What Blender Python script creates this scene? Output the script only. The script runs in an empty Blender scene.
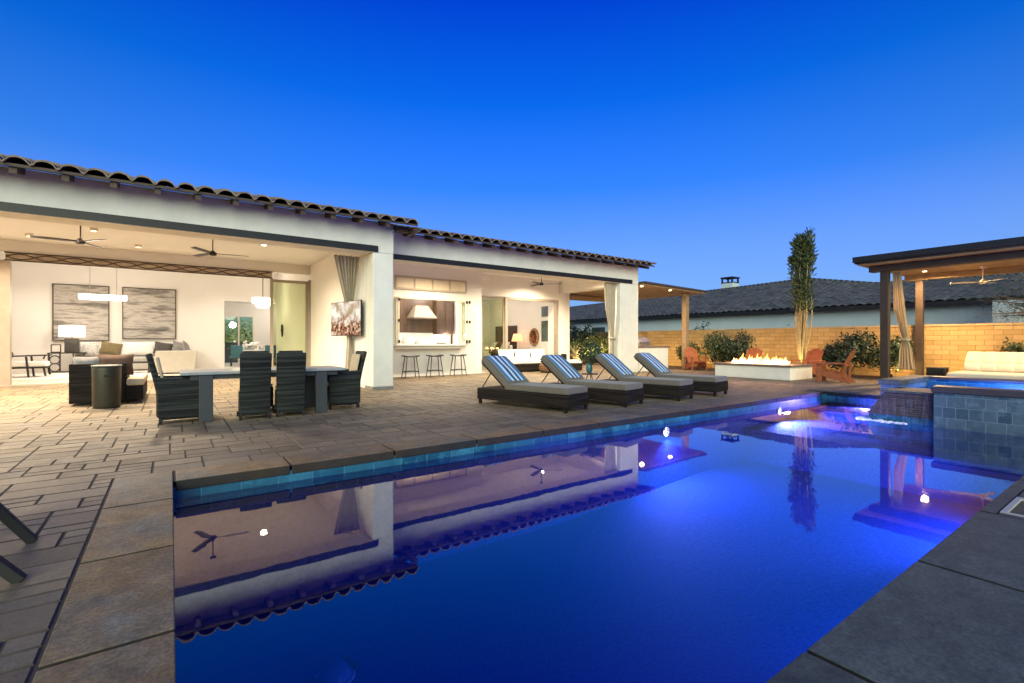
import bpy, math, random
from mathutils import Vector, Matrix
R = math.radians
rnd = random.Random(7)
S = bpy.context.scene
C = S.collection

# ------------------------------------------------------------------ camera
cam = bpy.data.cameras.new("camera"); co = bpy.data.objects.new("camera", cam); C.objects.link(co)
cam.sensor_width = 36.0; cam.lens = 481.0 / 1024.0 * 36.0
cam.clip_start = 0.05; cam.clip_end = 3000
YAW = 35.35
co.location = (0, 0, 1.2); co.rotation_euler = (R(90), 0, R(-YAW))
S.camera = co

# ------------------------------------------------------------------ mesh builder
class MB:
    def __init__(s): s.v = []; s.f = []; s.c = []
    def add(s, vs, fs, col=None):
        n = len(s.v); s.v += [tuple(p) for p in vs]; s.f += [tuple(i + n for i in f) for f in fs]
        if col is not None: s.c += [col] * len(fs)
        return s
    def box(s, x0, x1, y0, y1, z0, z1, col=None):
        vs = [(x0,y0,z0),(x1,y0,z0),(x1,y1,z0),(x0,y1,z0),(x0,y0,z1),(x1,y0,z1),(x1,y1,z1),(x0,y1,z1)]
        return s.add(vs, [(0,3,2,1),(4,5,6,7),(0,1,5,4),(1,2,6,5),(2,3,7,6),(3,0,4,7)], col)
    def obox(s, c, size, M=None):
        hx, hy, hz = size[0]/2, size[1]/2, size[2]/2
        vs = [(-hx,-hy,-hz),(hx,-hy,-hz),(hx,hy,-hz),(-hx,hy,-hz),(-hx,-hy,hz),(hx,-hy,hz),(hx,hy,hz),(-hx,hy,hz)]
        M = M or Matrix.Identity(3)
        vs = [tuple(Vector(c) + M @ Vector(p)) for p in vs]
        return s.add(vs, [(0,3,2,1),(4,5,6,7),(0,1,5,4),(1,2,6,5),(2,3,7,6),(3,0,4,7)])
    def bar(s, a, b, w, d=None, up=(0,0,1)):
        a = Vector(a); b = Vector(b); d = d or w; z = (b-a).normalized(); u = Vector(up)
        if abs(z.dot(u)) > .99: u = Vector((0,1,0))
        x = u.cross(z).normalized(); y = z.cross(x)
        vs = []
        for p in (a, b):
            for sx, sy in ((-1,-1),(1,-1),(1,1),(-1,1)): vs.append(tuple(p + x*sx*w/2 + y*sy*d/2))
        return s.add(vs, [(0,3,2,1),(4,5,6,7),(0,1,5,4),(1,2,6,5),(2,3,7,6),(3,0,4,7)])
    def tube(s, pts, r, n=8):
        pts = [Vector(p) for p in pts]; m = len(pts)
        rs = r if isinstance(r, (list, tuple)) else [r]*m
        base = len(s.v); px = None
        for i, p in enumerate(pts):
            t = (pts[min(i+1, m-1)] - pts[max(i-1, 0)]).normalized()
            if px is None:
                u = Vector((0,0,1)) if abs(t.z) < .9 else Vector((1,0,0))
                px = u.cross(t).normalized()
            else:
                px = (px - t*px.dot(t)).normalized()
            py = t.cross(px)
            for k in range(n):
                a = 2*math.pi*k/n
                s.v.append(tuple(p + px*math.cos(a)*rs[i] + py*math.sin(a)*rs[i]))
        for i in range(m-1):
            for k in range(n):
                k2 = (k+1) % n
                s.f.append((base+i*n+k, base+i*n+k2, base+(i+1)*n+k2, base+(i+1)*n+k))
        s.f.append(tuple(base+k for k in range(n-1, -1, -1)))
        s.f.append(tuple(base+(m-1)*n+k for k in range(n)))
        return s
    def lathe(s, prof, n=24, c=(0,0,0)):
        base = len(s.v)
        for r, z in prof:
            for k in range(n):
                a = 2*math.pi*k/n
                s.v.append((c[0]+r*math.cos(a), c[1]+r*math.sin(a), c[2]+z))
        for i in range(len(prof)-1):
            for k in range(n):
                k2 = (k+1) % n
                s.f.append((base+i*n+k, base+i*n+k2, base+(i+1)*n+k2, base+(i+1)*n+k))
        if prof[0][0] > 1e-4: s.f.append(tuple(base+k for k in range(n-1, -1, -1)))
        if prof[-1][0] > 1e-4: s.f.append(tuple(base+(len(prof)-1)*n+k for k in range(n)))
        return s
    def prism(s, poly, axis, a, b):
        n = len(poly)
        def P(p, t): return {'x': (t, p[0], p[1]), 'y': (p[0], t, p[1]), 'z': (p[0], p[1], t)}[axis]
        vs = [P(p, a) for p in poly] + [P(p, b) for p in poly]
        fs = [tuple(range(n-1, -1, -1)), tuple(range(n, 2*n))] + [(i, (i+1) % n, n+(i+1) % n, n+i) for i in range(n)]
        return s.add(vs, fs)
    def grid(s, fn, nu, nv):
        base = len(s.v)
        for i in range(nu+1):
            for j in range(nv+1): s.v.append(tuple(fn(i/nu, j/nv)))
        for i in range(nu):
            for j in range(nv):
                a = base+i*(nv+1)+j; s.f.append((a, a+nv+1, a+nv+2, a+1))
        return s
    def pillow(s, c, w, h, t, M=None, n=8):
        M = M or Matrix.Identity(3); c = Vector(c)
        for sg in (1, -1):
            def fn(u, v):
                x = (u-.5)*2; y = (v-.5)*2
                k = max(0, (1-abs(x)**2.6)*(1-abs(y)**2.6))**.45
                px = x*w/2*(1-.07*(1-abs(y))); py = y*h/2*(1-.07*(1-abs(x)))
                return c + M @ Vector((px, sg*k*t/2, py))
            s.grid(fn, n, n)
        return s
    def build(s, name, mat, parent=None, smooth=False, bevel=0, seg=2, solid=0, fix=True):
        me = bpy.data.meshes.new(name); me.from_pydata(s.v, [], s.f); me.update()
        if s.c:
            at = me.attributes.new("tint", 'FLOAT', 'FACE')
            for i, c in enumerate(s.c): at.data[i].value = c
        if fix:
            import bmesh
            bm = bmesh.new(); bm.from_mesh(me); bmesh.ops.recalc_face_normals(bm, faces=bm.faces); bm.to_mesh(me); bm.free()
        if smooth:
            for p in me.polygons: p.use_smooth = True
        me.materials.append(mat)
        o = bpy.data.objects.new(name, me); C.objects.link(o)
        if parent: o.parent = parent
        if solid:
            m = o.modifiers.new("solid", 'SOLIDIFY'); m.thickness = solid; m.offset = 0
        if bevel:
            m = o.modifiers.new("bevel", 'BEVEL'); m.width = bevel; m.segments = seg; m.limit_method = 'ANGLE'; m.angle_limit = R(35)
        return o

def tag(o, label=None, cat=None, group=None, kind=None):
    if label: o['label'] = label
    if cat: o['category'] = cat
    if group: o['group'] = group
    if kind: o['kind'] = kind
    return o
def thing(name, loc, label, cat, rz=0, group=None):
    o = bpy.data.objects.new(name, None); C.objects.link(o); o.empty_display_size = .1
    o.location = loc; o.rotation_euler = (0, 0, rz)
    return tag(o, label, cat, group)
def struct(name, mb, mat, **k): return tag(mb.build(name, mat, **k), kind='structure')
def dup(root, loc=None, rz=None, label=None):
    def rec(o, parent):
        c = o.copy(); C.objects.link(c)
        if parent: c.parent = parent
        for ch in [x for x in kids.get(o.name, [])]: rec(ch, c)
        return c
    kids = {}
    for x in list(C.objects):
        if x.parent: kids.setdefault(x.parent.name, []).append(x)
    r = rec(root, None)
    if loc is not None: r.location = loc
    if rz is not None: r.rotation_euler = (0, 0, rz)
    if label: r['label'] = label
    return r

# ------------------------------------------------------------------ materials
class NT:
    def __init__(s, name):
        m = bpy.data.materials.new(name); m.use_nodes = True; s.m = m; s.t = m.node_tree
        s.n = s.t.nodes; s.b = s.n.get("Principled BSDF"); s.out = s.n.get("Material Output")
    def new(s, t, **k):
        x = s.n.new(t)
        for a, b in k.items(): setattr(x, a, b)
        return x
    def l(s, a, b): s.t.links.new(a, b)
    def val(s, node, **k):
        for a, b in k.items(): node.inputs[a.replace('_', ' ')].default_value = b
    def noise(s, scale, detail=4, rough=.55, vec=None):
        x = s.new('ShaderNodeTexNoise'); x.inputs['Scale'].default_value = scale; x.inputs['Detail'].default_value = detail
        x.inputs['Roughness'].default_value = rough
        if vec: s.l(vec, x.inputs['Vector'])
        return x
    def ramp(s, fac, stops):
        x = s.new('ShaderNodeValToRGB'); e = x.color_ramp.elements
        while len(e) < len(stops): e.new(.5)
        for i, (p, c) in enumerate(stops): e[i].position = p; e[i].color = (*c, 1) if len(c) == 3 else c
        s.l(fac, x.inputs['Fac']); return x
    def mix(s, fac, a, b, mode='MIX'):
        x = s.new('ShaderNodeMix', data_type='RGBA', blend_type=mode)
        for v, i in ((fac, 0), (a, 6), (b, 7)):
            if isinstance(v, (int, float)): x.inputs[i].default_value = v
            elif isinstance(v, tuple): x.inputs[i].default_value = (*v, 1)
            else: s.l(v, x.inputs[i])
        return x.outputs[2]
    def math(s, op, a, b=0):
        x = s.new('ShaderNodeMath', operation=op)
        for v, i in ((a, 0), (b, 1)):
            if isinstance(v, (int, float)): x.inputs[i].default_value = v
            else: s.l(v, x.inputs[i])
        return x.outputs[0]
    def bump(s, h, strength=.3, dist=.01, normal=None):
        x = s.new('ShaderNodeBump'); x.inputs['Strength'].default_value = strength; x.inputs['Distance'].default_value = dist
        s.l(h, x.inputs['Height'])
        if normal: s.l(normal, x.inputs['Normal'])
        s.l(x.outputs[0], s.b.inputs['Normal']); return x.outputs[0]
    def obj(s): return s.new('ShaderNodeTexCoord').outputs['Object']
    def pos(s): return s.new('ShaderNodeNewGeometry').outputs['Position']
    def island(s): return s.new('ShaderNodeNewGeometry').outputs['Random Per Island']
    def attr(s, name): return s.new('ShaderNodeAttribute', attribute_name=name).outputs['Fac']

def scaled(c, k): return tuple(min(1, x*k) for x in c)
def plain(name, col, rough=.6, var=.18, scale=6, metal=0, bump=.15, bscale=60, bdist=.004, world=False, sheen=0):
    t = NT(name); v = t.pos() if world else t.obj()
    n = t.noise(scale, 5, .6, v)
    r = t.ramp(n.outputs['Fac'], [(.25, scaled(col, 1-var)), (.75, scaled(col, 1+var))])
    t.l(r.outputs[0], t.b.inputs['Base Color'])
    t.b.inputs['Roughness'].default_value = rough; t.b.inputs['Metallic'].default_value = metal
    if sheen: t.b.inputs['Sheen Weight'].default_value = sheen
    if bump:
        n2 = t.noise(bscale, 3, .6, v); t.bump(n2.outputs['Fac'], bump, bdist)
    return t.m
def wicker(name, col):
    t = NT(name); v = t.obj(); sx = t.new('ShaderNodeSeparateXYZ'); t.l(v, sx.inputs[0])
    k = 150
    a = t.math('SINE', t.math('MULTIPLY', t.math('ADD', sx.outputs[0], sx.outputs[1]), k))
    b = t.math('SINE', t.math('MULTIPLY', sx.outputs[2], k*1.3))
    h = t.math('ADD', t.math('MULTIPLY', t.math('MULTIPLY', a, b), .5), .5)
    n = t.noise(9, 4, .6, v)
    bands = t.noise(1, 2, .5); mp = t.new('ShaderNodeMapping'); mp.inputs['Scale'].default_value = (1, 1, 40); t.l(v, mp.inputs[0]); t.l(mp.outputs[0], bands.inputs['Vector'])
    c = t.mix(h, scaled(col, .35), scaled(col, 1.3))
    c = t.mix(t.math('MULTIPLY', n.outputs['Fac'], .8), c, scaled(col, .55))
    c = t.mix(t.ramp(bands.outputs['Fac'], [(.42, (0,0,0)), (.68, (.9,.9,.9))]).outputs[0], c, scaled(col, 3.2))
    t.l(c, t.b.inputs['Base Color']); t.b.inputs['Roughness'].default_value = .75; t.b.inputs['Specular IOR Level'].default_value = .2
    t.bump(h, .8, .006); return t.m
def emit(name, col, strength):
    t = NT(name); t.b.inputs['Base Color'].default_value = (*col, 1)
    t.b.inputs['Emission Color'].default_value = (*col, 1); t.b.inputs['Emission Strength'].default_value = strength
    return t.m
def glass(name, tint=(.95,1,.97), refl=1.5, rough=0.0):
    t = NT(name); t.n.remove(t.b)
    tr = t.new('ShaderNodeBsdfTransparent'); tr.inputs[0].default_value = (*tint, 1)
    gl = t.new('ShaderNodeBsdfGlossy'); gl.inputs['Roughness'].default_value = rough
    lw = t.new('ShaderNodeLayerWeight'); lw.inputs[0].default_value = .5
    fr = t.math('ADD', t.math('MULTIPLY', t.math('POWER', lw.outputs['Facing'], 4), .7), .04)
    mx = t.new('ShaderNodeMixShader'); t.l(fr, mx.inputs[0]); t.l(tr.outputs[0], mx.inputs[1]); t.l(gl.outputs[0], mx.inputs[2])
    t.l(mx.outputs[0], t.out.inputs[0]); return t.m
def brick(name, c1, c2, mort, bw, bh, axes, ms=.012, off=.5, bump=.5, dist=.008, rough=.8, var=.35, nscale=8):
    """bricks laid in the world plane given by two axis letters"""
    t = NT(name); p = t.pos(); sx = t.new('ShaderNodeSeparateXYZ'); t.l(p, sx.inputs[0])
    cb = t.new('ShaderNodeCombineXYZ')
    t.l(sx.outputs['XYZ'.index(axes[0])], cb.inputs[0]); t.l(sx.outputs['XYZ'.index(axes[1])], cb.inputs[1])
    b = t.new('ShaderNodeTexBrick'); t.l(cb.outputs[0], b.inputs['Vector'])
    b.offset = off; b.inputs['Color1'].default_value = (*c1, 1); b.inputs['Color2'].default_value = (*c2, 1); b.inputs['Mortar'].default_value = (*mort, 1)
    b.inputs['Scale'].default_value = 1; b.inputs['Mortar Size'].default_value = ms; b.inputs['Mortar Smooth'].default_value = .3
    b.inputs['Bias'].default_value = 0; b.inputs['Brick Width'].default_value = bw; b.inputs['Row Height'].default_value = bh
    n = t.noise(nscale, 6, .65, p)
    c = t.mix(n.outputs['Fac'], scaled((1,1,1), 1-var), (1,1,1)); c = t.mix(1.0, b.outputs['Color'], c, 'MULTIPLY')
    t.l(c, t.b.inputs['Base Color']); t.b.inputs['Roughness'].default_value = rough
    inv = t.math('SUBTRACT', 1, b.outputs['Fac']); n2 = t.noise(40, 4, .6, p)
    h = t.math('ADD', inv, t.math('MULTIPLY', n2.outputs['Fac'], .35)); t.bump(h, bump, dist); return t.m
def leafmat(name, dark, light, rough=.55):
    t = NT(name); r = t.ramp(t.island(), [(0, dark), (.6, tuple((a+b)/2 for a, b in zip(dark, light))), (1, light)])
    t.l(r.outputs[0], t.b.inputs['Base Color']); t.b.inputs['Roughness'].default_value = rough
    t.b.inputs['Subsurface Weight'].default_value = 0
    return t.m

M = {}
M['stucco'] = plain('stucco', (.73,.70,.63), .9, .09, 2.2, bump=.6, bscale=55, bdist=.006, world=True)
M['inwall'] = plain('interior paint', (.79,.755,.70), .85, .025, 1.0, bump=.1, bscale=120, bdist=.002, world=True)
M['ceiling'] = plain('ceiling paint', (.84,.82,.79), .9, .03, 1.0, bump=.1, bscale=80, bdist=.002, world=True)
M['darkmetal'] = plain('dark bronze metal', (.018,.017,.016), .45, .2, 5, metal=.3, bump=.05)
M['darkwood'] = plain('dark stained timber', (.055,.032,.02), .6, .35, 8, bump=.3, bscale=30)
M['postwood'] = plain('brown painted timber', (.045,.028,.018), .6, .25, 4, bump=.25, bscale=40)
M['beamwood'] = plain('brown beam timber', (.30,.20,.11), .6, .25, 4, bump=.25, bscale=40)
M['frame'] = plain('taupe door frame', (.34,.28,.22), .5, .1, 4, bump=.05)
M['cream'] = plain('cream painted joinery', (.72,.65,.54), .55, .06, 5, bump=.08)
M['clothtan'] = None
M['wicker'] = wicker('black wicker', (.013,.0145,.014))
M['wickerbrown'] = wicker('brown wicker', (.0095,.0065,.005))
M['greymetal'] = plain('grey table top', (.26,.29,.30), .35, .15, 6, bump=.05)
M['greyleg'] = plain('grey table leg', (.03,.035,.04), .55, .15, 6, bump=.1)
M['taupe'] = plain('taupe cushion cloth', (.13,.11,.085), .95, .12, 10, bump=.3, bscale=300, bdist=.002, sheen=.2)
M['tan'] = plain('tan cushion cloth', (.50,.40,.26), .95, .1, 8, bump=.3, bscale=250, bdist=.002)
M['whitecloth'] = plain('white cushion cloth', (.74,.71,.66), .95, .06, 6, bump=.3, bscale=200, bdist=.002)
M['sofacloth'] = plain('pale linen cloth', (.44,.41,.36), .95, .07, 5, bump=.3, bscale=200, bdist=.002)
M['olivecloth'] = plain('olive cloth', (.16,.12,.055), .9, .2, 8)
M['greycloth'] = plain('grey cloth', (.20,.19,.18), .95, .3, 14)
M['darkcloth'] = plain('dark grey cloth', (.07,.065,.06), .95, .25, 14)
M['browncloth'] = plain('brown cloth', (.10,.055,.035), .9, .25, 10)
M['ledger'] = brick('stacked ledger stone', (.06,.04,.03), (.115,.08,.06), (.014,.011,.009), .22, .035, 'YZ', ms=.004, bump=1, dist=.02, var=.6, nscale=14)
M['coping'] = None
M['redwood'] = plain('orange stained timber', (.30,.085,.028), .6, .25, 6, bump=.2, bscale=30)
M['stonetop'] = plain('stone cap', (.15,.11,.085), .7, .25, 5, bump=.3, bscale=40, world=True)
M['steel'] = plain('brushed steel', (.55,.54,.52), .3, .1, 10, metal=.9, bump=.03)
M['black'] = plain('black metal', (.009,.008,.008), .7, .2, 6, bump=.05)
M['blackwood'] = plain('black stained wood', (.022,.016,.013), .4, .2, 6, bump=.05)
M['teal'] = plain('blue glazed ceramic', (.05,.16,.19), .2, .25, 12, bump=.05)
M['trunk'] = plain('bark', (.20,.14,.08), .9, .4, 10, bump=.8, bscale=25, bdist=.02)
M['stem'] = plain('ocotillo stem', (.34,.27,.14), .9, .35, 12, bump=.6, bscale=40, bdist=.01)
M['soil'] = plain('bark mulch', (.08,.05,.03), .95, .5, 12, bump=1, bscale=25, bdist=.03, world=True)
M['nwall'] = plain('neighbour stucco', (.52,.60,.58), .9, .06, 1.5, bump=.2, bscale=70, world=True)
M['glass'] = glass('clear pane')
M['greenglass'] = glass('green tinted pane', (.80,.84,.68), 1.5)
M['shade'] = emit('lamp shade', (1,.86,.66), 1.6)
M['crystal'] = emit('lit crystal', (1,.90,.74), 2.6)
M['lens'] = emit('lamp lens', (1,.80,.50), 14.0)
M['poollens'] = emit('pool lamp lens', (.62,.62,1), 5.0)
M['leaf'] = leafmat('shrub leaves', (.018,.032,.010), (.065,.10,.03))
M['leaf2'] = leafmat('yellow green leaves', (.045,.06,.012), (.15,.17,.04))
M['leaf3'] = leafmat('deep green leaves', (.012,.024,.012), (.045,.075,.03))
M['leaf4'] = leafmat('dry feathery leaves', (.04,.05,.022), (.12,.13,.06))
M['flower'] = plain('white petals', (.75,.70,.62), .8, .1, 20)
M['quilt'] = plain('quilted ivory cloth', (.62,.56,.44), .95, .06, 4, bump=.3, bscale=160, bdist=.003)
M['sheer'] = plain('ivory curtain cloth', (.66,.58,.44), .95, .08, 6, bump=.2, bscale=150, bdist=.002)
def clothy(name, col):
    m = plain(name, col, .95, .10, 6, bump=.2, bscale=150, bdist=.002); n = m.node_tree
    tl = n.nodes.new('ShaderNodeBsdfTranslucent'); tl.inputs[0].default_value = (*col, 1); mx = n.nodes.new('ShaderNodeMixShader'); mx.inputs[0].default_value = .6
    out = n.nodes['Material Output']; n.links.new(n.nodes['Principled BSDF'].outputs[0], mx.inputs[1]); n.links.new(tl.outputs[0], mx.inputs[2]); n.links.new(mx.outputs[0], out.inputs[0])
    return m
M['sheer'] = clothy('ivory curtain cloth', (.72,.62,.44))
M['curtain'] = plain('grey brown curtain cloth', (.42,.35,.27), .95, .12, 5, bump=.2, bscale=150, bdist=.002)
M['floor'] = plain('pale stone floor', (.60,.54,.46), .35, .06, 1.5, bump=.05, world=True)
M['rug'] = plain('white rug', (.68,.64,.58), 1, .08, 5, bump=.6, bscale=80, bdist=.01, world=True)
M['marble'] = plain('white worktop', (.74,.70,.65), .25, .06, 3, bump=0)
M['brickwall'] = brick('tan block wall', (.42,.27,.10), (.55,.36,.155), (.24,.155,.065), .40, .155, 'YZ', ms=.008, bump=.6, dist=.01, var=.35, nscale=6)
M['kitchentile'] = brick('brown kitchen tile', (.085,.05,.03), (.15,.09,.055), (.05,.03,.02), .16, .32, 'XZ', ms=.006, off=0, bump=.3, rough=.3)
M['spatile'] = None

def tiles(name, c1, c2, c3, bw, bh, axes):
    """irregular blue slate tiles with pale joints"""
    t = NT(name); p = t.pos(); sx = t.new('ShaderNodeSeparateXYZ'); t.l(p, sx.inputs[0])
    cb = t.new('ShaderNodeCombineXYZ')
    if axes[0] == 'S': t.l(t.math('ADD', sx.outputs[0], sx.outputs[1]), cb.inputs[0])
    else: t.l(sx.outputs['XYZ'.index(axes[0])], cb.inputs[0])
    t.l(sx.outputs['XYZ'.index(axes[1])], cb.inputs[1])
    b = t.new('ShaderNodeTexBrick'); t.l(cb.outputs[0], b.inputs['Vector'])
    b.offset = .37; b.offset_frequency = 2; b.squash = .7; b.squash_frequency = 2
    b.inputs['Color1'].default_value = (0,0,0,1); b.inputs['Color2'].default_value = (1,1,1,1); b.inputs['Mortar'].default_value = (.5,.5,.5,1)
    b.inputs['Scale'].default_value = 1; b.inputs['Mortar Size'].default_value = .005; b.inputs['Mortar Smooth'].default_value = .2; b.inputs['Bias'].default_value = 0
    b.inputs['Brick Width'].default_value = bw; b.inputs['Row Height'].default_value = bh
    n = t.noise(9, 6, .7, p)
    r = t.ramp(b.outputs['Color'], [(0, c1), (.5, c2), (1, c3)])
    m1 = t.mix(t.math('MULTIPLY', n.outputs['Fac'], .75), r.outputs[0], scaled(c1, .45))
    n3 = t.noise(3.5, 6, .8, p); m1 = t.mix(t.ramp(n3.outputs['Fac'], [(.5, (0,0,0)), (.72, (1,1,1))]).outputs[0], m1, scaled(c3, 1.25))
    m1 = t.mix(b.outputs['Fac'], m1, scaled(c3, 1.0))
    t.l(m1, t.b.inputs['Base Color']); t.b.inputs['Roughness'].default_value = .3
    t.bump(t.math('ADD', t.math('SUBTRACT', 1, b.outputs['Fac']), t.math('MULTIPLY', n.outputs['Fac'], .5)), .4, .005); return t.m
M['spatile'] = tiles('blue slate tile', (.045,.085,.115), (.09,.15,.185), (.15,.22,.24), .22, .17, 'YZ')
M['linertile'] = tiles('waterline tile', (.01,.07,.13), (.02,.13,.22), (.05,.22,.32), .31, .2, 'SZ')

def paver_mat(name, cols, joint=False):
    t = NT(name); a = t.attr('tint'); p = t.pos()
    r = t.ramp(a, [(i/(len(cols)-1), c) for i, c in enumerate(cols)])
    n = t.noise(2.2, 6, .7, p); n2 = t.noise(26, 5, .7, p); n3 = t.noise(.35, 3, .5, p)
    c = t.mix(1.0, r.outputs[0], t.ramp(n.outputs['Fac'], [(.3, (.62,.58,.55)), (.7, (1.15,1.12,1.08))]).outputs[0], 'MULTIPLY')
    c = t.mix(1.0, c, t.ramp(n2.outputs['Fac'], [(.3, (.74,.74,.74)), (.7, (1.12,1.12,1.12))]).outputs[0], 'MULTIPLY')
    c = t.mix(1.0, c, t.ramp(n3.outputs['Fac'], [(.3, (.82,.8,.78)), (.7, (1.08,1.08,1.08))]).outputs[0], 'MULTIPLY')
    t.l(c, t.b.inputs['Base Color'])
    rr = t.ramp(n.outputs['Fac'], [(.3, (.5,.5,.5)), (.7, (.8,.8,.8))]); t.l(rr.outputs[0], t.b.inputs['Roughness'])
    h = t.math('ADD', t.math('MULTIPLY', n2.outputs['Fac'], 1), t.noise(90, 3, .6, p).outputs['Fac']); t.bump(h, .5, .008); return t.m
M['paver'] = paver_mat('tumbled pavers', [(.19,.15,.095), (.27,.21,.125), (.22,.18,.12), (.34,.27,.165), (.24,.205,.14), (.10,.08,.055)])
M['joint'] = plain('dark paver joint sand', (.10,.08,.055), .95, .4, 20, bump=.6, bscale=120, world=True)
def coping_mat(name, grey, rust, amt):
    t = NT(name); p = t.pos(); a = t.attr('tint')
    n = t.noise(1.1, 7, .72, p); n2 = t.noise(60, 5, .7, p); n3 = t.noise(7, 6, .7, p)
    c = t.mix(t.math('MULTIPLY', t.ramp(n.outputs['Fac'], [(.36, (0,0,0)), (.56, (1,1,1))]).outputs[0], amt), grey, rust)
    c = t.mix(1.0, c, t.ramp(n3.outputs['Fac'], [(.28, (.55,.55,.55)), (.72, (1.18,1.18,1.18))]).outputs[0], 'MULTIPLY')
    c = t.mix(1.0, c, t.ramp(n2.outputs['Fac'], [(.34, (.55,.55,.55)), (.62, (1.15,1.15,1.15))]).outputs[0], 'MULTIPLY')
    n4 = t.noise(2.6, 8, .75, p); c = t.mix(1.0, c, t.ramp(n4.outputs['Fac'], [(.36, (.76,.76,.76)), (.62, (1.12,1.12,1.12))]).outputs[0], 'MULTIPLY')
    c = t.mix(1.0, c, t.ramp(a, [(0, (.82,.82,.82)), (.82, (1.12,1.12,1.12)), (.95, (.10,.10,.11))]).outputs[0], 'MULTIPLY')  # dark end of the ramp: shade painted on the slab sides
    t.l(c, t.b.inputs['Base Color']); t.b.inputs['Roughness'].default_value = .62
    t.bump(t.math('ADD', n2.outputs['Fac'], n3.outputs['Fac']), .5, .006); return t.m
M['coping'] = coping_mat('bull nosed stone coping', (.21,.20,.145), (.36,.22,.08), .95)
M['copinggrey'] = coping_mat('grey stone coping', (.115,.135,.105), (.085,.095,.075), .6)
M['copingdark'] = plain('dark spa cap stone', (.055,.045,.045), .45, .25, 6, bump=.2, bscale=60, world=True)
def roof_mat(name, cols):
    t = NT(name); a = t.attr('tint'); p = t.pos()
    r = t.ramp(a, [(i/(len(cols)-1), c) for i, c in enumerate(cols)])
    n = t.noise(5, 6, .7, p)
    c = t.mix(1.0, r.outputs[0], t.ramp(n.outputs['Fac'], [(.3, (.6,.6,.6)), (.7, (1.2,1.2,1.2))]).outputs[0], 'MULTIPLY')
    t.l(c, t.b.inputs['Base Color']); t.b.inputs['Roughness'].default_value = .7
    t.bump(t.noise(50, 4, .6, p).outputs['Fac'], .4, .006); return t.m
M['rooftile'] = roof_mat('clay barrel tile', [(.085,.06,.045), (.14,.10,.075), (.06,.05,.045), (.11,.085,.07), (.30,.235,.18)])
M['nrooftile'] = roof_mat('grey barrel tile', [(.075,.08,.08), (.125,.125,.12), (.05,.055,.055), (.095,.095,.09), (.095,.095,.09)])
def plaster():
    t = NT('blue pool plaster'); p = t.pos()
    n = t.noise(28, 4, .8, p); n2 = t.noise(.5, 3, .5, p)
    c = t.mix(t.ramp(n.outputs['Fac'], [(.35, (0,0,0)), (.65, (1,1,1))]).outputs[0], (.010,.045,.22), (.05,.125,.45))
    c = t.mix(t.math('MULTIPLY', n2.outputs['Fac'], .35), c, (.02,.06,.24))
    t.l(c, t.b.inputs['Base Color']); t.b.inputs['Roughness'].default_value = .8; return t.m
M['plaster'] = plaster()
def water(name, scale, strength):
    t = NT(name); t.n.remove(t.b); p = t.pos()
    mp = t.new('ShaderNodeMapping'); mp.inputs['Scale'].default_value = (1, 1, 1); t.l(p, mp.inputs[0])
    n = t.noise(scale, 3, .5, mp.outputs[0])
    bp = t.new('ShaderNodeBump'); bp.inputs['Strength'].default_value = strength; bp.inputs['Distance'].default_value = .02; t.l(n.outputs['Fac'], bp.inputs['Height'])
    rf = t.new('ShaderNodeBsdfTransparent'); rf.inputs[0].default_value = (.86,.93,1,1)
    gl = t.new('ShaderNodeBsdfGlossy'); gl.inputs['Roughness'].default_value = .015; gl.inputs[0].default_value = (1,1,1,1)
    fr = t.new('ShaderNodeFresnel'); fr.inputs[0].default_value = 2.05
    for x in (gl, fr): t.l(bp.outputs[0], x.inputs['Normal'])
    mx = t.new('ShaderNodeMixShader'); t.l(fr.outputs[0], mx.inputs[0]); t.l(rf.outputs[0], mx.inputs[1]); t.l(gl.outputs[0], mx.inputs[2])
    t.l(mx.outputs[0], t.out.inputs[0]); return t.m
M['water'] = water('still pool water', 2.2, .03)
M['spawater'] = water('spa water', 6, .06)
def fallwater():
    t = NT('falling water'); t.n.remove(t.b); p = t.pos()
    mp = t.new('ShaderNodeMapping'); mp.inputs['Scale'].default_value = (26, 26, 2.0); t.l(p, mp.inputs[0])
    n = t.noise(1, 4, .6, mp.outputs[0])
    tr = t.new('ShaderNodeBsdfTransparent'); gl = t.new('ShaderNodeBsdfGlossy'); gl.inputs['Roughness'].default_value = .12
    df = t.new('ShaderNodeBsdfDiffuse'); df.inputs[0].default_value = (.75,.78,.95,1)
    m1 = t.new('ShaderNodeMixShader'); m1.inputs[0].default_value = .5; t.l(gl.outputs[0], m1.inputs[1]); t.l(df.outputs[0], m1.inputs[2])
    r = t.ramp(n.outputs['Fac'], [(.50, (.005,.005,.005)), (.80, (.16,.16,.16))])
    mx = t.new('ShaderNodeMixShader'); t.l(r.outputs[0], mx.inputs[0]); t.l(tr.outputs[0], mx.inputs[1]); t.l(m1.outputs[0], mx.inputs[2])
    t.l(mx.outputs[0], t.out.inputs[0]); return t.m
M['fall'] = fallwater()
def flame():
    t = NT('flame'); t.n.remove(t.b); g = t.new('ShaderNodeTexCoord'); sx = t.new('ShaderNodeSeparateXYZ'); t.l(g.outputs['Object'], sx.inputs[0])
    r = t.ramp(t.math('MULTIPLY', sx.outputs[2], 4.0), [(0, (1,.80,.45)), (.45, (1,.62,.22)), (1, (1,.30,.05))])
    e = t.new('ShaderNodeEmission'); e.inputs['Strength'].default_value = 2.6; t.l(r.outputs[0], e.inputs[0])
    tr = t.new('ShaderNodeBsdfTransparent'); lw = t.new('ShaderNodeLayerWeight'); lw.inputs[0].default_value = .55
    mx = t.new('ShaderNodeMixShader'); t.l(lw.outputs['Facing'], mx.inputs[0]); t.l(e.outputs[0], mx.inputs[1]); t.l(tr.outputs[0], mx.inputs[2])
    t.l(mx.outputs[0], t.out.inputs[0]); return t.m
M['flame'] = flame()
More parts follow.
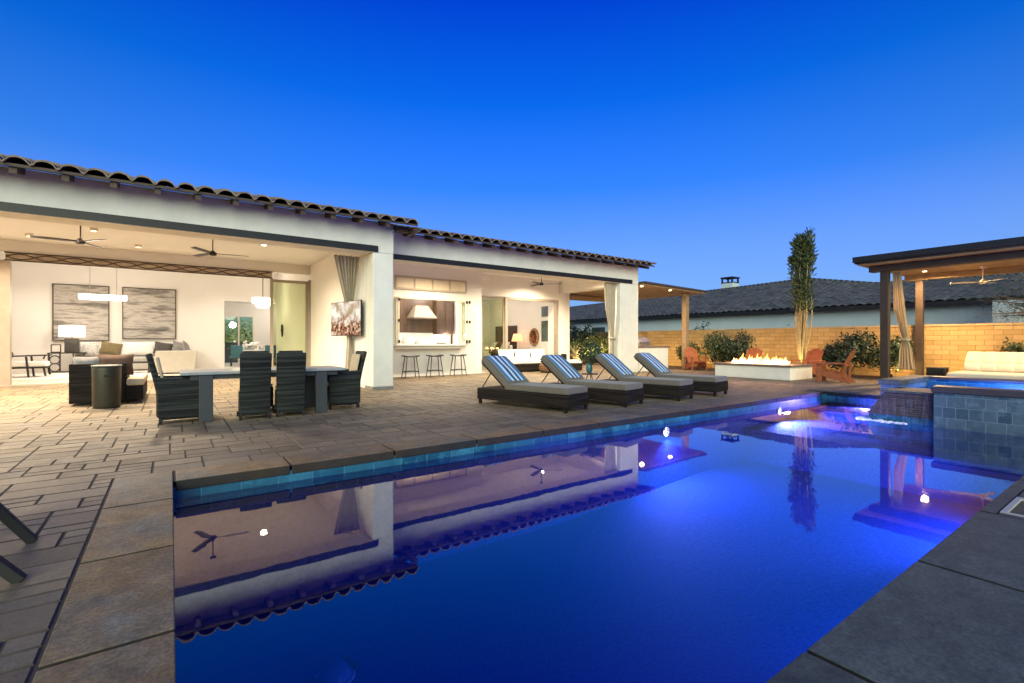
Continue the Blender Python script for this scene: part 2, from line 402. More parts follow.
def stripes():
    t = NT('blue striped towel'); v = t.obj(); sx = t.new('ShaderNodeSeparateXYZ'); t.l(v, sx.inputs[0])
    f = t.math('ADD', t.math('MULTIPLY', sx.outputs[0], 1/.52), .5)
    W=(.55,.66,.70); B=(.02,.17,.42); N=(.012,.04,.14); L=(.10,.38,.62); G=(.16,.20,.21)
    B = (.02,.20,.50); W = (.62,.72,.76)
    st = [(0,G),(.09,B),(.19,W),(.31,B),(.36,N),(.45,W),(.57,B),(.63,N),(.71,W),(.81,B),(.92,G)]
    r = t.ramp(f, st); r.color_ramp.interpolation = 'CONSTANT'
    n = t.noise(120, 3, .6, v); c = t.mix(1.0, r.outputs[0], t.ramp(n.outputs['Fac'], [(.2, (.8,.8,.8)), (.8, (1.1,1.1,1.1))]).outputs[0], 'MULTIPLY')
    t.l(c, t.b.inputs['Base Color']); t.b.inputs['Roughness'].default_value = .95; t.bump(n.outputs['Fac'], .4, .004); return t.m
M['stripes'] = stripes()
def painting(name, seed):
    t = NT(name); v = t.obj(); mp = t.new('ShaderNodeMapping'); mp.inputs['Scale'].default_value = (.7, 1, 4.5); mp.inputs['Location'].default_value = (seed, 0, seed); t.l(v, mp.inputs[0])
    n = t.noise(1.0, 8, .65, mp.outputs[0])
    r = t.ramp(n.outputs['Fac'], [(.3, (.07,.065,.06)), (.43, (.22,.20,.18)), (.52, (.50,.46,.41)), (.62, (.30,.27,.24)), (.75, (.58,.53,.46))])
    t.l(r.outputs[0], t.b.inputs['Base Color']); t.b.inputs['Roughness'].default_value = .7; return t.m
def tvpic():
    t = NT('television picture'); t.n.remove(t.b); v = t.obj(); sx = t.new('ShaderNodeSeparateXYZ'); t.l(v, sx.inputs[0])
    n = t.noise(11, 3, .7, v); n2 = t.noise(3, 4, .6, v)
    sp = t.ramp(n.outputs['Fac'], [(.35, (.05,.015,.01)), (.46, (.22,.06,.03)), (.54, (.42,.25,.14)), (.62, (.8,.66,.5))])
    hz = t.ramp(n2.outputs['Fac'], [(.4, (.42,.30,.18)), (.6, (.85,.78,.68))])
    top = t.ramp(t.math('ADD', t.math('MULTIPLY', sx.outputs[2], 1.1), t.math('MULTIPLY', n2.outputs['Fac'], .5)), [(.10, (0,0,0)), (.34, (1,1,1))])
    c = t.mix(top.outputs[0], sp.outputs[0], hz.outputs[0])
    e = t.new('ShaderNodeEmission'); e.inputs['Strength'].default_value = .5; t.l(c, e.inputs[0]); t.l(e.outputs[0], t.out.inputs[0]); return t.m
M['tv'] = tvpic()
M['basinwater'] = plain('teal tile', (.06,.26,.28), .15, .5, 18, bump=.2)

# ------------------------------------------------------------------ lamps
def lampobj(kind, name, loc, energy, col, size=.05, target=None, spot=None, blend=1.0):
    L = bpy.data.lights.new(name, kind); L.energy = energy; L.color = col
    if kind in ('POINT', 'SPOT'): L.shadow_soft_size = size
    if kind == 'AREA': L.size = size
    if spot: L.spot_size = R(spot); L.spot_blend = blend
    o = bpy.data.objects.new(name, L); C.objects.link(o); o.location = loc
    if target is not None:
        d = Vector(target) - Vector(loc); o.rotation_euler = d.to_track_quat('-Z', 'Y').to_euler()
    return o
WARM = (1.0, .80, .56); WARM2 = (1.0, .89, .77)

# ================================================================== GROUND, PAVING, POOL
PX0, PX1, PY0, PY1 = 0.0, 12.8, .85, 5.05
WZ = -.16
def holed(x0, x1, y0, y1, z, hx0, hx1, hy0, hy1):
    b = MB()
    for a, c, d, e in ((x0, x1, y0, hy0), (x0, x1, hy1, y1), (x0, hx0, hy0, hy1), (hx1, x1, hy0, hy1)):
        b.add([(a,d,z),(c,d,z),(c,e,z),(a,e,z)], [(0,1,2,3)])
    return b
M['ground'] = plain('desert gravel', (.13,.10,.07), .95, .35, 3, bump=.6, bscale=30, bdist=.02, world=True)
struct('ground', holed(-900, 900, -900, 900, -.06, -.02, 12.84, .83, 5.07), M['ground'], fix=False)
struct('paving_bed', holed(-9, 19.0, -3, 18.3, -.009, -.02, 12.84, .83, 5.07), M['joint'], fix=False)

# ashlar pavers as real stones
def pavers():
    b = MB(); U = .135
    x0, x1, y0, y1 = -.41-57*U, 17.9, 5.46-58*U, 18.25
    nx = int((x1-x0)/U); ny = int((y1-y0)/U)
    occ = [[False]*ny for _ in range(nx)]
    rr = random.Random(3)
    def blocked(i, j):
        xa, xb, ya, yb = x0+i*U, x0+(i+1)*U, y0+j*U, y0+(j+1)*U
        cx, cy = (xa+xb)/2, (ya+yb)/2
        if -.41 < cx < 13.225 and .195 < cy < 5.46: return True
        return False
    for j in range(ny):
        for i in range(nx):
            if occ[i][j]: continue
            if blocked(i, j): occ[i][j] = True; continue
            opts = [(3,2),(4,2),(3,2),(2,2),(2,1),(3,1),(3,2),(4,2)]; rr.shuffle(opts); opts.append((1,1)); opts = opts[:-1] + [(2,1),(1,1)]
            for w, h in opts:
                if i+w > nx or j+h > ny: continue
                if any(occ[a][c] or blocked(a, c) for a in range(i, i+w) for c in range(j, j+h)): continue
                for a in range(i, i+w):
                    for c in range(j, j+h): occ[a][c] = True
                g = .0045; xa, xb, ya, yb = x0+i*U+g, x0+(i+w)*U-g, y0+j*U+g, y0+(j+h)*U-g
                z = rr.uniform(-.0025, .0); e = .007; tn = rr.random()
                tl = [rr.uniform(-.0012, .0012) for _ in range(4)]
                vs = [(xa,ya,-.04),(xb,ya,-.04),(xb,yb,-.04),(xa,yb,-.04),
                      (xa,ya,z-e),(xb,ya,z-e),(xb,yb,z-e),(xa,yb,z-e),
                      (xa+e,ya+e,z+tl[0]),(xb-e,ya+e,z+tl[1]),(xb-e,yb-e,z+tl[2]),(xa+e,yb-e,z+tl[3])]
                fs = [(8,9,10,11)]
                for k in range(4):
                    k2 = (k+1) % 4; fs += [(k, k2, 4+k2, 4+k), (4+k, 4+k2, 8+k2, 8+k)]
                b.add(vs, fs[:1], tn*.84); b.add(vs, fs[1:], 1.0); break
    return b
struct('paving', pavers(), M['paver'], fix=False)

# coping slabs
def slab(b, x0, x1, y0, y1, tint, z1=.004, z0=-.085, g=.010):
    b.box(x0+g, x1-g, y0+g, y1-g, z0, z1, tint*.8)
    b.c[-6:] = [tint*.8 if i == 1 else 1.0 for i in range(6)]  # every face but the top goes dark: shade put into the colour
b = MB(); rr = random.Random(5)
ys = [.19, 1.42, 2.44, 3.46, 4.5, 5.46]
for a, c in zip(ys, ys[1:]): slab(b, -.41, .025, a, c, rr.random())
xs = [.025, .95] + [.95+1.05*k for k in range(1, 12)]
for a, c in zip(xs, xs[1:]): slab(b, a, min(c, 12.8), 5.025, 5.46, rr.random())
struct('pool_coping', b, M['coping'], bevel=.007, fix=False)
b = MB()
xs = [.025, .67, 2.01, 3.33, 4.67, 6.0, 7.33, 8.66, 9.85]
for a, c in zip(xs, xs[1:]):
    if a == 4.67:                                       # this slab carries the small tiled basin
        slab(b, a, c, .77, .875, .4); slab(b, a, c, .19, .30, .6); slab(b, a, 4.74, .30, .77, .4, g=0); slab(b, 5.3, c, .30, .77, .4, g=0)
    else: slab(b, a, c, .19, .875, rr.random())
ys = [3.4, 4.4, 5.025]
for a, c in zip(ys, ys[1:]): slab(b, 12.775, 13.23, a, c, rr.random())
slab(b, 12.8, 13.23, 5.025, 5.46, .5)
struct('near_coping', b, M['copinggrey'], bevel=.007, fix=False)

# basin: tile band, plaster walls, floor, steps
b = MB()
def wallquad(b, p, q, z0, z1): b.add([(p[0],p[1],z0),(q[0],q[1],z0),(q[0],q[1],z1),(p[0],p[1],z1)], [(0,1,2,3)])
cor = [(PX0,PY0),(PX1,PY0),(PX1,PY1),(PX0,PY1)]
for i in range(4): wallquad(b, cor[i], cor[(i+1) % 4], -.30, -.05)
struct('waterline_tile', b, M['linertile'], fix=False)
b = MB()
for i in range(4): wallquad(b, cor[i], cor[(i+1) % 4], -1.75, -.30)
b.grid(lambda u, v: (PX0+u*(PX1-PX0), PY0+v*(PY1-PY0), -1.32 + .22*min(1, max(0, (u-.35)/.3))), 24, 2)
# shelf and steps at the far end
b.box(9.15, 12.79, .87, 5.04, -1.2, -.50); b.box(11.6, 12.79, 3.4, 5.04, -.499, -.30)
struct('pool_basin', b, M['plaster'], fix=False)
b = MB(); b.grid(lambda u, v: (PX0+.001+u*(PX1-PX0-.002), PY0+.001+v*(PY1-PY0-.002), WZ), 2, 2)
struct('pool_water', b, M['water'], fix=False)

# under-water lamps in the far wall, then added fill spots without fittings
def poolspot(x, y, z, e, tgt, lab, face='y'):
    t = thing('pool_light', (x, y, z), lab, 'pool light', group='underwater pool lights')
    b = MB(); b.lathe([(0,0),(.075,0),(.08,-.012),(0,-.012)], 20); o = b.build('lens', M['poollens'], t, smooth=False)
    b2 = MB(); b2.lathe([(.08,0),(.10,.0),(.10,-.02),(.08,-.02),(.08,0)], 20); o2 = b2.build('bezel', M['steel'], t)
    rot = (R(90), 0, 0)
    if face == 'x': rot = (0, R(-90), 0)
    for q in (o, o2): q.rotation_euler = rot
    lampobj('SPOT', 'pool_lamp_or_fill', Vector((x, y, z)) + (Vector(tgt)-Vector((x, y, z))).normalized()*.06, e, (.16,.20,1), .025, tgt, 165, .6)
poolspot(6.72, 5.035, -.30, 120, (6.9, 3.8, -1.3), 'round underwater lamp in the far pool wall below the second lounger')
poolspot(10.55, 5.035, -.28, 330, (10.4, 2.0, -.7), 'round underwater lamp in the far pool wall nearest the spa')
lampobj('SPOT', 'pool_lamp_or_fill', (7.4, .95, -.6), 200, (.09,.14,1), .03, (7.4, 6, -.75), 140, .6)  # added fill: unseen near-wall spots that brighten the water
lampobj('SPOT', 'pool_lamp_or_fill', (4.6, .95, -.6), 22, (.06,.14,1), .03, (5.0, 6, -.9), 150, .6)  # added near-wall fill, out of view
lampobj('SPOT', 'pool_lamp_or_fill', (12.7, 4.2, -.24), 120, (.26,.18,1), .03, (8, 3.9, -.7), 172, .5)  # added end-wall fill spot for an even glow, no fitting
lampobj('SPOT', 'pool_lamp_or_fill', (2.0, .95, -.6), 12, (.08,.20,1), .08, (2.5, 6, -1.2), 165, .6)  # weak added fill for the left end, out of view

# robot cleaner on the pool floor
t = thing('pool_cleaner', (.99, 3.66, -1.31), 'round dark pool cleaner sitting on the bottom near the camera', 'pool cleaner', rz=R(20)); t.scale = (.62,.62,.62)
b = MB(); b.lathe([(.0,.20),(.07,.195),(.14,.16),(.185,.09),(.20,.05),(.19,.03),(0,.03)], 28); b.build('body', plain('blue plastic', (.17,.26,.5), .3, .2, 6), t, smooth=True)
b = MB(); b.lathe([(.20,.035),(.235,.04),(.235,.055),(.20,.06),(.20,.035)], 28); b.build('skirt', plain('pale plastic', (.7,.8,.95), .4, .1, 6), t, smooth=True)
for s in (-1, 1):
    b = MB(); b.tube([(s*.20,-.07,.06),(s*.26,-.07,.06)], .06, 16); b.build('wheel', M['black'], t)
    b = MB(); b.tube([(s*.20,.09,.06),(s*.26,.09,.06)], .06, 16); b.build('wheel', M['black'], t)

# small tiled basin let into the near coping
t = thing('skimmer_basin', (5.02, .535, 0), 'small square tiled basin with pale rim let into the grey coping', 'skimmer')
b = MB(); b.box(-.28,.28,-.235,.235,-.12,-.06); b.build('tiled_floor', M['basinwater'], t)
b = MB(); b.box(-.28,.28,.205,.235,-.06,.008); b.box(-.28,.28,-.235,-.205,-.06,.008); b.box(-.28,-.25,-.205,.205,-.06,.008); b.box(.25,.28,-.205,.205,-.06,.008)
b.build('rim', plain('pale rim plastic', (.42,.42,.40), .5, .1, 8), t)

# ================================================================== SPA
t = thing('raised_spa', (9.9, .9, WZ), 'raised spa clad in blue slate tile with dark capstones and stone spillway', 'spa')
X = lambda x: x-9.9
Y = lambda y: y-.9
Z = lambda z: z-WZ
b = MB(); b.box(X(9.9), X(10.2), Y(.86), Y(2.36), Z(-1.6), Z(.386)); b.build('tile_wall', M['spatile'], t)
b = MB(); b.box(X(9.87), X(10.24), Y(.4), Y(2.39), Z(.389), Z(.49)); b.build('capstone', M['copingdark'], t, bevel=.015)
b = MB(); b.box(X(12.35), X(12.78), Y(.4), Y(3.02), Z(.445), Z(.50)); b.build('capstone', M['copingdark'], t, bevel=.015)
b = MB(); b.box(X(10.80), X(12.75), Y(3.02), Y(3.38), Z(.40), Z(.50)); b.build('capstone', M['copinggrey'], t, bevel=.015)
b = MB(); b.box(X(10.84), X(12.74), Y(3.06), Y(3.35), Z(-1.2), Z(.397)); b.build('side_wall', M['spatile'], t)
b = MB(); b.box(X(12.40), X(12.74), Y(.4), Y(3.055), Z(-1.2), Z(.442)); b.build('back_wall', M['linertile'], t)
b = MB()                                                # spillway: battered ledger stone with a lower lip
b.add([(X(9.97),Y(2.36),Z(-.05)),(X(9.97),Y(3.28),Z(-.05)),(X(10.84),Y(3.30),Z(-.05)),(X(10.84),Y(2.36),Z(-.05)),
       (X(10.0),Y(2.36),Z(.335)),(X(10.0),Y(3.04),Z(.335)),(X(10.84),Y(3.06),Z(.335)),(X(10.84),Y(2.36),Z(.335))],
      [(0,1,5,4),(1,2,6,5),(2,3,7,6),(3,0,4,7),(4,5,6,7),(0,3,2,1)])
b.build('spillway', M['ledger'], t)
b = MB(); b.box(X(10.01), X(10.84), Y(2.37), Y(3.27), Z(-1.5), Z(-.052)); b.build('spillway_base', M['linertile'], t)
b = MB(); b.box(X(9.965), X(10.838), Y(2.392), Y(3.075), Z(.338), Z(.372)); b.build('spill_lip', M['copinggrey'], t, bevel=.008)
b = MB(); b.box(X(10.2), X(12.4), Y(.4), Y(3.05), Z(-.65), Z(-.55)); b.build('spa_floor', M['plaster'], t)
b = MB(); b.box(X(12.06), X(12.39), Y(.42), Y(3.04), Z(-.5), Z(.08)); b.build('bench', M['plaster'], t)
b = MB(); b.add([(X(10.241),Y(.4),Z(.345)),(X(12.395),Y(.4),Z(.345)),(X(12.395),Y(3.05),Z(.345)),(X(10.241),Y(3.05),Z(.345))], [(0,1,2,3)]); b.build('spa_water', M['spawater'], t, fix=False)
b = MB()
def sheet(u, v):
    k = v
    z = .382 - .53*k; push = .10*math.sin(k*1.5)
    if u < .72:
        y = 2.42 + (3.10-2.42)*(u/.72); return (X(9.955-push*.6), Y(y+.16*k*(u/.72)), Z(z))
    w = (u-.72)/.28; return (X(9.955-push*.6+w*.8), Y(3.10+.16*k+.05), Z(z))
b.grid(sheet, 30, 14); b.build('falling_sheet', M['fall'], t, smooth=True, fix=False)
b = MB()
for k in range(90):
    x = 9.88 + rnd.gauss(0, .05); y = rnd.uniform(2.7, 3.4); s = rnd.uniform(.012, .03)
    if rnd.random() < .4: x = rnd.uniform(9.9, 10.7); y = 3.38+rnd.gauss(0, .04)
    b.lathe([(s*1.5, -.004), (s*.9, s*.5), (0, s*.7)], 7, (X(x), Y(y), Z(WZ)+.003))
o = b.build('foam', plain('foam', (.8,.82,.9), .9, .05, 9), t, smooth=True); o['kind'] = 'stuff'
lampobj('SPOT', 'spa_lamp', (11.3, 1.9, .1), 120, (.12,.24,1), .03, (12.4, 2.4, .35), 165)
lampobj('SPOT', 'spill_lamp', (9.4, 3.7, -.35), 30, (.35,.30,1), .03, (10.2, 3.0, .2), 110)

# ================================================================== HOUSE
HX0 = -7.0
house = thing('house', (4.1, 11.75, 0), 'white stucco house with dark tiled roof and wide open patios', 'house')
hx = lambda *a: None
def hpart(name, b, mat, **k):
    b.v = [(x-4.1, y-11.75, z) for x, y, z in b.v]
    return b.build(name, mat, house, **k)
def hbox(name, mat, *bx, **k):
    b = MB()
    for q in bx: b.box(*q)
    return hpart(name, b, mat, **k)
F1, F2 = 11.75, 12.5
CZ = 3.92
hbox('fascia_wall', M['stucco'], (HX0, 4.63, F1, F1+.6, 3.43, 4.20))
hbox('column', M['stucco'], (4.1, 4.63, F1, F1+.6, .06, 3.428), bevel=.02)
hbox('column_base', plain('grey base', (.22,.22,.22), .8), (4.095, 4.635, F1-.005, F1+.605, 0, .06))
hbox('header_trim', M['darkmetal'], (HX0, 4.22, F1-.035, F1-.003, 3.43, 3.585))
hbox('fascia_wall', M['stucco'], (4.63, 14.93, F2, F2+.6, 3.43, 4.19))
hbox('header_trim', M['darkmetal'], (4.66, 14.55, F2-.035, F2-.003, 3.43, 3.575))
hbox('column', M['stucco'], (13.9, 14.93, F2, F2+.6, 0, 3.428), bevel=.02)
hbox('end_beam', M['stucco'], (14.33, 14.93, F2+.6, 16.5, 3.40, 4.02))
hbox('pier', M['inwall'], (14.25, 14.95, 16.5, 17.2, 0, 4.0))
hbox('patio_ceiling', M['ceiling'], (HX0, 4.1, F1+.6, 18.35, CZ, CZ+.1))
hbox('patio_ceiling', M['ceiling'], (4.3, 14.33, F2+.6, 16.55, CZ, CZ+.1))
# side wall between the patios
hbox('wall', M['inwall'], (4.1, 4.3, F1+.6, 25.2, 0, CZ))
# living room front
hbox('wall', M['inwall'], (HX0, -3.72, 18.3, 18.5, 0, CZ), (-3.72, 4.1, 18.3, 18.5, 3.6, CZ))
hbox('wall', M['inwall'], (4.3, 6.15, 15.45, 15.6, 0, CZ), (6.15, 8.62, 15.45, 15.6, 0, 1.08), (6.15, 8.62, 15.45, 15.6, 2.70, 3.0),
     (6.15, 8.85, 15.45, 15.6, 3.40, CZ), (8.62, 9.55, 15.45, 15.6, 0, 3.0), (8.85, 9.55, 15.45, 15.6, 3.0, CZ))
hbox('wall', M['inwall'], (9.40, 9.55, 15.6, 16.5, 0, CZ))
hbox('wall', M['inwall'], (9.40, 10.2, 16.5, 16.65, 0, CZ), (10.2, 14.25, 16.5, 16.65, 3.06, CZ))
# rooms: floors, ceilings and back walls
hbox('room_floor', M['floor'], (HX0, 4.1, 18.3, 31, -.02, .035)); hbox('room_floor', M['floor'], (4.3, 10.0, 15.6, 18.5, -.02, .03)); hbox('room_floor', M['floor'], (10.2, 14.8, 16.52, 23, -.02, .03))
hbox('room_ceiling', M['ceiling'], (HX0, 4.1, 18.5, 25.2, 4.4, 4.5)); hbox('room_ceiling', M['ceiling'], (-1, 7, 25.2, 31, 3.3, 3.4))
hbox('room_ceiling', M['ceiling'], (4.3, 10.0, 15.6, 18.6, 3.6, 3.7)); hbox('room_ceiling', M['ceiling'], (10.2, 14.95, 16.65, 23.1, 3.5, 3.6))
hbox('wall', M['inwall'], (HX0, 1.95, 25.0, 25.2, 0, 4.4), (1.95, 4.1, 25.0, 25.2, 3.03, 4.4)); hbox('wall', M['inwall'], (HX0-.2, HX0, 12.0, 25.2, 0, 4.4))
hbox('wall', M['inwall'], (-1, 2.3, 30.0, 30.2, 0, 3.3), (2.3, 3.75, 30.0, 30.2, 2.55, 3.3), (3.75, 7.2, 30.0, 30.2, 0, 3.3)); hbox('wall', M['inwall'], (-1.2, -1, 25.2, 30.2, 0, 3.3)); hbox('wall', M['inwall'], (7, 7.2, 25.2, 30.0, 0, 3.3))
hbox('wall', M['inwall'], (4.1, 4.3, 18.35, 25.2, CZ, 4.4))
hbox('wall', M['kitchentile'], (4.3, 10.0, 18.4, 18.6, 0, 3.6)); hbox('wall', M['inwall'], (9.9, 10.05, 16.65, 18.4, 0, 3.6))
hbox('wall', M['inwall'], (14.75, 14.95, 17.2, 23.1, 0, 3.5)); hbox('wall', M['inwall'], (10.05, 10.2, 16.65, 23.1, 0, 3.5), (10.2, 14.75, 22.95, 23.1, 0, 3.5))
hbox('threshold', M['frame'], (-3.72, 4.1, 18.15, 18.3, 0, .04))
hbox('outer_wall', M['stucco'], (15.0-.045, 15.0-.003, 17.21, 23.1, 0, 4.0))

# living room sliding door: frames and the leaf standing at the right
def leaf(name, x0, x1, y, z1, glassm, fw=.055, z0=.04, wide=False):
    f = MB(); w = fw
    f.box(x0, x0+w, y-.03, y+.03, z0, z1); f.box(x1-w, x1, y-.03, y+.03, z0, z1)
    f.box(x0+w, x1-w, y-.03, y+.03, z1-w, z1); f.box(x0+w, x1-w, y-.03, y+.03, z0, z0+w+.02)
    o = hpart(name, f, M['frame'])
    g = MB(); g.box(x0+w, x1-w, y-.006, y+.006, z0+w+.02, z1-w); g.v = [(a-4.1, c-11.75, d) for a, c, d in g.v]
    gp = g.build('pane', glassm, o); return o
leaf('sliding_door', 2.80, 4.05, 18.40, 3.36, M['greenglass'], .1)
hbox('door_jamb', M['frame'], (-3.72, -3.52, 18.28, 18.5, .0, 3.36)); hbox('door_jamb', M['frame'], (4.02, 4.1, 18.26, 18.30, .0, 3.40))
for k in range(3):
    hbox('stacked_leaf', M['frame'], (-3.72+.0, -3.50, 18.20-.06*k, 18.24-.06*k, .04, 3.36)) if k == 0 else None
# ornamental scroll band over the living room opening
b = MB(); b.box(-3.6, 2.84, 18.262, 18.298, 3.36, 3.60); hpart('header_band', b, plain('band', (.50,.40,.30), .7))
b = MB(); b.box(-3.62, 2.86, 18.23, 18.262, 3.575, 3.60); b.box(-3.62, 2.86, 18.23, 18.262, 3.36, 3.385)
for ph in (0, math.pi):
    b.tube([(-3.58 + i*.04, 18.245, 3.48 + .07*math.sin(i*.04*2*math.pi/1.10 + ph)) for i in range(160)], .013, 6)
hpart('scroll_grille', b, M['darkwood'])

# kitchen pass-through: frame, transom, counter ledge, folded shutter
b = MB(); b.box(6.13, 6.20, 15.41, 15.45, 1.12, 2.72); b.box(8.58, 8.64, 15.41, 15.45, 1.12, 2.72); b.box(6.20, 8.58, 15.41, 15.45, 2.66, 2.72)
hpart('window_frame', b, M['cream'])
hbox('serving_ledge', M['marble'], (6.05, 8.75, 15.02, 15.448, 1.05, 1.11), bevel=.01)
hbox('serving_ledge_apron', M['cream'], (6.12, 8.68, 15.12, 15.448, .95, 1.048))
tr = hbox('transom_window', plain('transom frame', (.46,.38,.29), .6, .08), (6.13, 8.88, 15.40, 15.46, 2.97, 3.03), (6.13, 8.88, 15.40, 15.46, 3.37, 3.43), *[(6.13+.679*k-.0, 6.13+.679*k+.05, 15.402, 15.458, 3.03, 3.37) for k in range(5)])
for k in range(4):
    g = MB(); x = 6.18+.679*k; g.box(x, x+.629, 15.425, 15.435, 3.03, 3.37); g.v = [(a-4.1, c-11.75, d) for a, c, d in g.v]
    g.build('pane', plain('frosted pane', (.74,.64,.46), .4, .06, 5, bump=0), tr)
def shutter(x, y0, y1, nm):
    o = hbox(nm, M['cream'], (x-.02, x+.02, y0, y0+.07, 1.12, 2.68), (x-.02, x+.02, y1-.07, y1, 1.12, 2.68), (x-.02, x+.02, y0+.07, y1-.07, 2.61, 2.68), (x-.02, x+.02, y0+.07, y1-.07, 1.12, 1.19))
    g = MB(); g.box(x-.004, x+.004, y0+.07, y1-.07, 1.19, 2.61); g.v = [(a-4.1, c-11.75, d) for a, c, d in g.v]; g.build('pane', M['glass'], o)
    for z in (1.2, 1.9, 2.6):
        g = MB(); g.box(x-.035, x+.035, y0-.025, y0-.002, z-.05, z+.05); g.v = [(a-4.1, c-11.75, d) for a, c, d in g.v]; g.build('hinge', M['black'], o)
shutter(8.62, 14.95, 15.40, 'folding_window'); shutter(8.72, 14.92, 15.40, 'folding_window')
shutter(6.16, 15.15, 15.40, 'folding_window')

# bedroom sliding door
leaf('sliding_door', 10.2, 11.35, 16.56, 3.04, M['greenglass'], .07)
hbox('door_frame', M['frame'], (11.35, 11.47, 16.47, 16.62, .03, 3.06), (14.10, 14.25, 16.47, 16.62, .03, 3.06), (11.47, 14.10, 16.47, 16.62, 2.95, 3.06), (10.2, 11.35, 16.47, 16.52, 3.045, 3.06))

# barrel tile roofs
def tileroof(x0, x1, ye, ze, pitch, rows, spacing=.33, phase=0, course=.40, amp=.068, axis='x', rev=1):
    """courses of S tiles climbing from the eave line; local run r goes up the slope"""
    b = MB(); ct, st = math.cos(pitch), math.sin(pitch); rr = random.Random(11)
    n = int((x1-x0)/spacing)+1; per = 8
    def prof(q):
        f = (q - phase)/spacing; f -= math.floor(f)
        return amp*(1.25*abs(math.cos(math.pi*f))**.8 if (f < .32 or f > .68) else -.35*math.sin((f-.32)/.36*math.pi) + 1.25*abs(math.cos(math.pi*.32))**.8*(1-math.sin((f-.32)/.36*math.pi)))
    m = n*per
    for r in range(rows):
        r0 = r*course; r1 = (r+1)*course+.03
        tints = [rr.random() for _ in range(n+2)]; jit = [rr.uniform(-.006, .006) for _ in range(n+2)]; jr = [rr.uniform(-.015, .015) for _ in range(n+2)]
        for i in range(m):
            xa = x0 + (x1-x0)*i/m; xb = x0 + (x1-x0)*(i+1)/m
            ti = int((i+per/2)//per); tn = tints[ti]
            def pt(xq, rq, lift):
                h = prof(xq) + lift + jit[ti]
                return (xq, ye + rq*ct - h*st, ze + rq*st + h*ct)
            A = pt(xa, r0+jr[ti], .035); B = pt(xb, r0+jr[ti], .035); Cc = pt(xb, r1, .0); D = pt(xa, r1, .0)
            E2 = pt(xa, r0+jr[ti]+.004, .003); F2_ = pt(xb, r0+jr[ti]+.004, .003); G = pt(xb, r1, -.022); H = pt(xa, r1, -.022)
            b.add([A, B, Cc, D, E2, F2_, G, H], [(0,1,2,3), (4,7,6,5)], tn*.8); b.add([A, B, F2_, E2], [(0,3,2,1)], 1.0)
    return b
PITCH = R(14.2)
def roofset(x0, x1, ye, ze, rows, phase, rx0, rx1, facade, far):
    bb = tileroof(x0, x1, ye, ze, PITCH, rows, phase=phase)
    ro = hpart('roof', bb, M['rooftile'], fix=False)
    d = MB(); L = rows*.40; c, s_ = math.cos(PITCH), math.sin(PITCH)
    d.prism([(ye+.05, ze+.0), (ye+.05, ze-.05), (ye+L*c, ze+L*s_-.06), (ye+L*c, ze+L*s_-.035)], 'x', x0+.03, x1-.03)
    d.v = [(a-4.1, y-11.75, z) for a, y, z in d.v]; d.build('roof_deck', M['darkwood'], ro)
    x = rx0
    while x < rx1:
        q = MB(); q.prism([(ye+.10, ze-.045), (ye+.10, ze-.155), (facade+.02, ze-.155+(facade-ye-.08)*math.tan(PITCH)), (facade+.02, ze-.045+(facade-ye-.08)*math.tan(PITCH))], 'x', x-.05, x+.05)
        q.v = [(a-4.1, y-11.75, z) for a, y, z in q.v]; q.build('rafter_tail', M['darkwood'], ro); x += .64
    return ro
EZ = 4.12
roofset(HX0-.5, 5.06, 11.1, EZ, 20, -2.06, -6.6, 4.9, F1, 24)
roofset(5.06, 15.2, 11.85, EZ-.01, 17, -2.06, 5.25, 15.1, F2, 24)
hbox('rake_board', M['darkwood'], (4.96, 5.05, 11.2, 11.74, 3.92, 4.06), (4.64, 4.96, 11.55, 11.74, 3.98, 4.08))
hbox('gable_wall', M['stucco'], (4.40, 4.62, 12.36, 18, 4.02, 4.22))

# ================================================================== FIXTURES IN THE PATIOS
def downlight(x, y, z, e, lab, col=WARM, ang=125, r=.07, soft=.08, bare=False, blend=1.0):
    t = thing('downlight', (x, y, z), lab, 'downlight', group='recessed ceiling downlights')
    b = MB(); b.lathe([(0,-.004),(r*.8,-.004),(r*.8,0),(0,0)], 18); b.build('lens', M['lens'], t)
    k = -.008 if bare else -.075
    b = MB(); b.lathe([(r*.82,0),(r*.82,k),(r*1.1,k),(r*1.1,0),(r*.82,0)], 18); b.build('trim_ring', M['cream'], t)
    lampobj('SPOT', 'downlight_lamp', (x, y, z+k-.03), e, col, soft, (x, y, 0), ang, blend)
names1 = ['over the dining table end', 'beside the left ceiling fan', 'between the two ceiling fans', 'beside the curtain corner', 'above the wicker armchair', 'in front of the living room opening', 'near the left end of the patio', 'in the far left corner of the patio']
pts1 = [(2.14, 15.1), (-2.6, 13.3), (-.6, 13.2), (-2.9, 16.9), (-1.5, 15.2), (-.75, 17.1), (-4.2, 13.3), (-4.6, 17)]
for (x, y), nm in zip(pts1, names1):
    front = y < 14
    downlight(x, y, CZ-.002, 430 if front else 150, 'warm recessed downlight in the dining patio ceiling ' + nm, ang=168 if front else 150, bare=(x == 2.14), blend=.7)
names2 = ['above the first bar stool', 'over the bedroom door', 'over the patio sofa', 'beside the far column']
for (x, y), nm in zip([(7.3, 13.8), (10.6, 13.8), (12.4, 15.3), (13.2, 13.9)], names2): downlight(x, y, CZ-.002, 230, soft=.035, lab='warm recessed downlight in the bar patio ceiling ' + nm, ang=155, blend=.7)

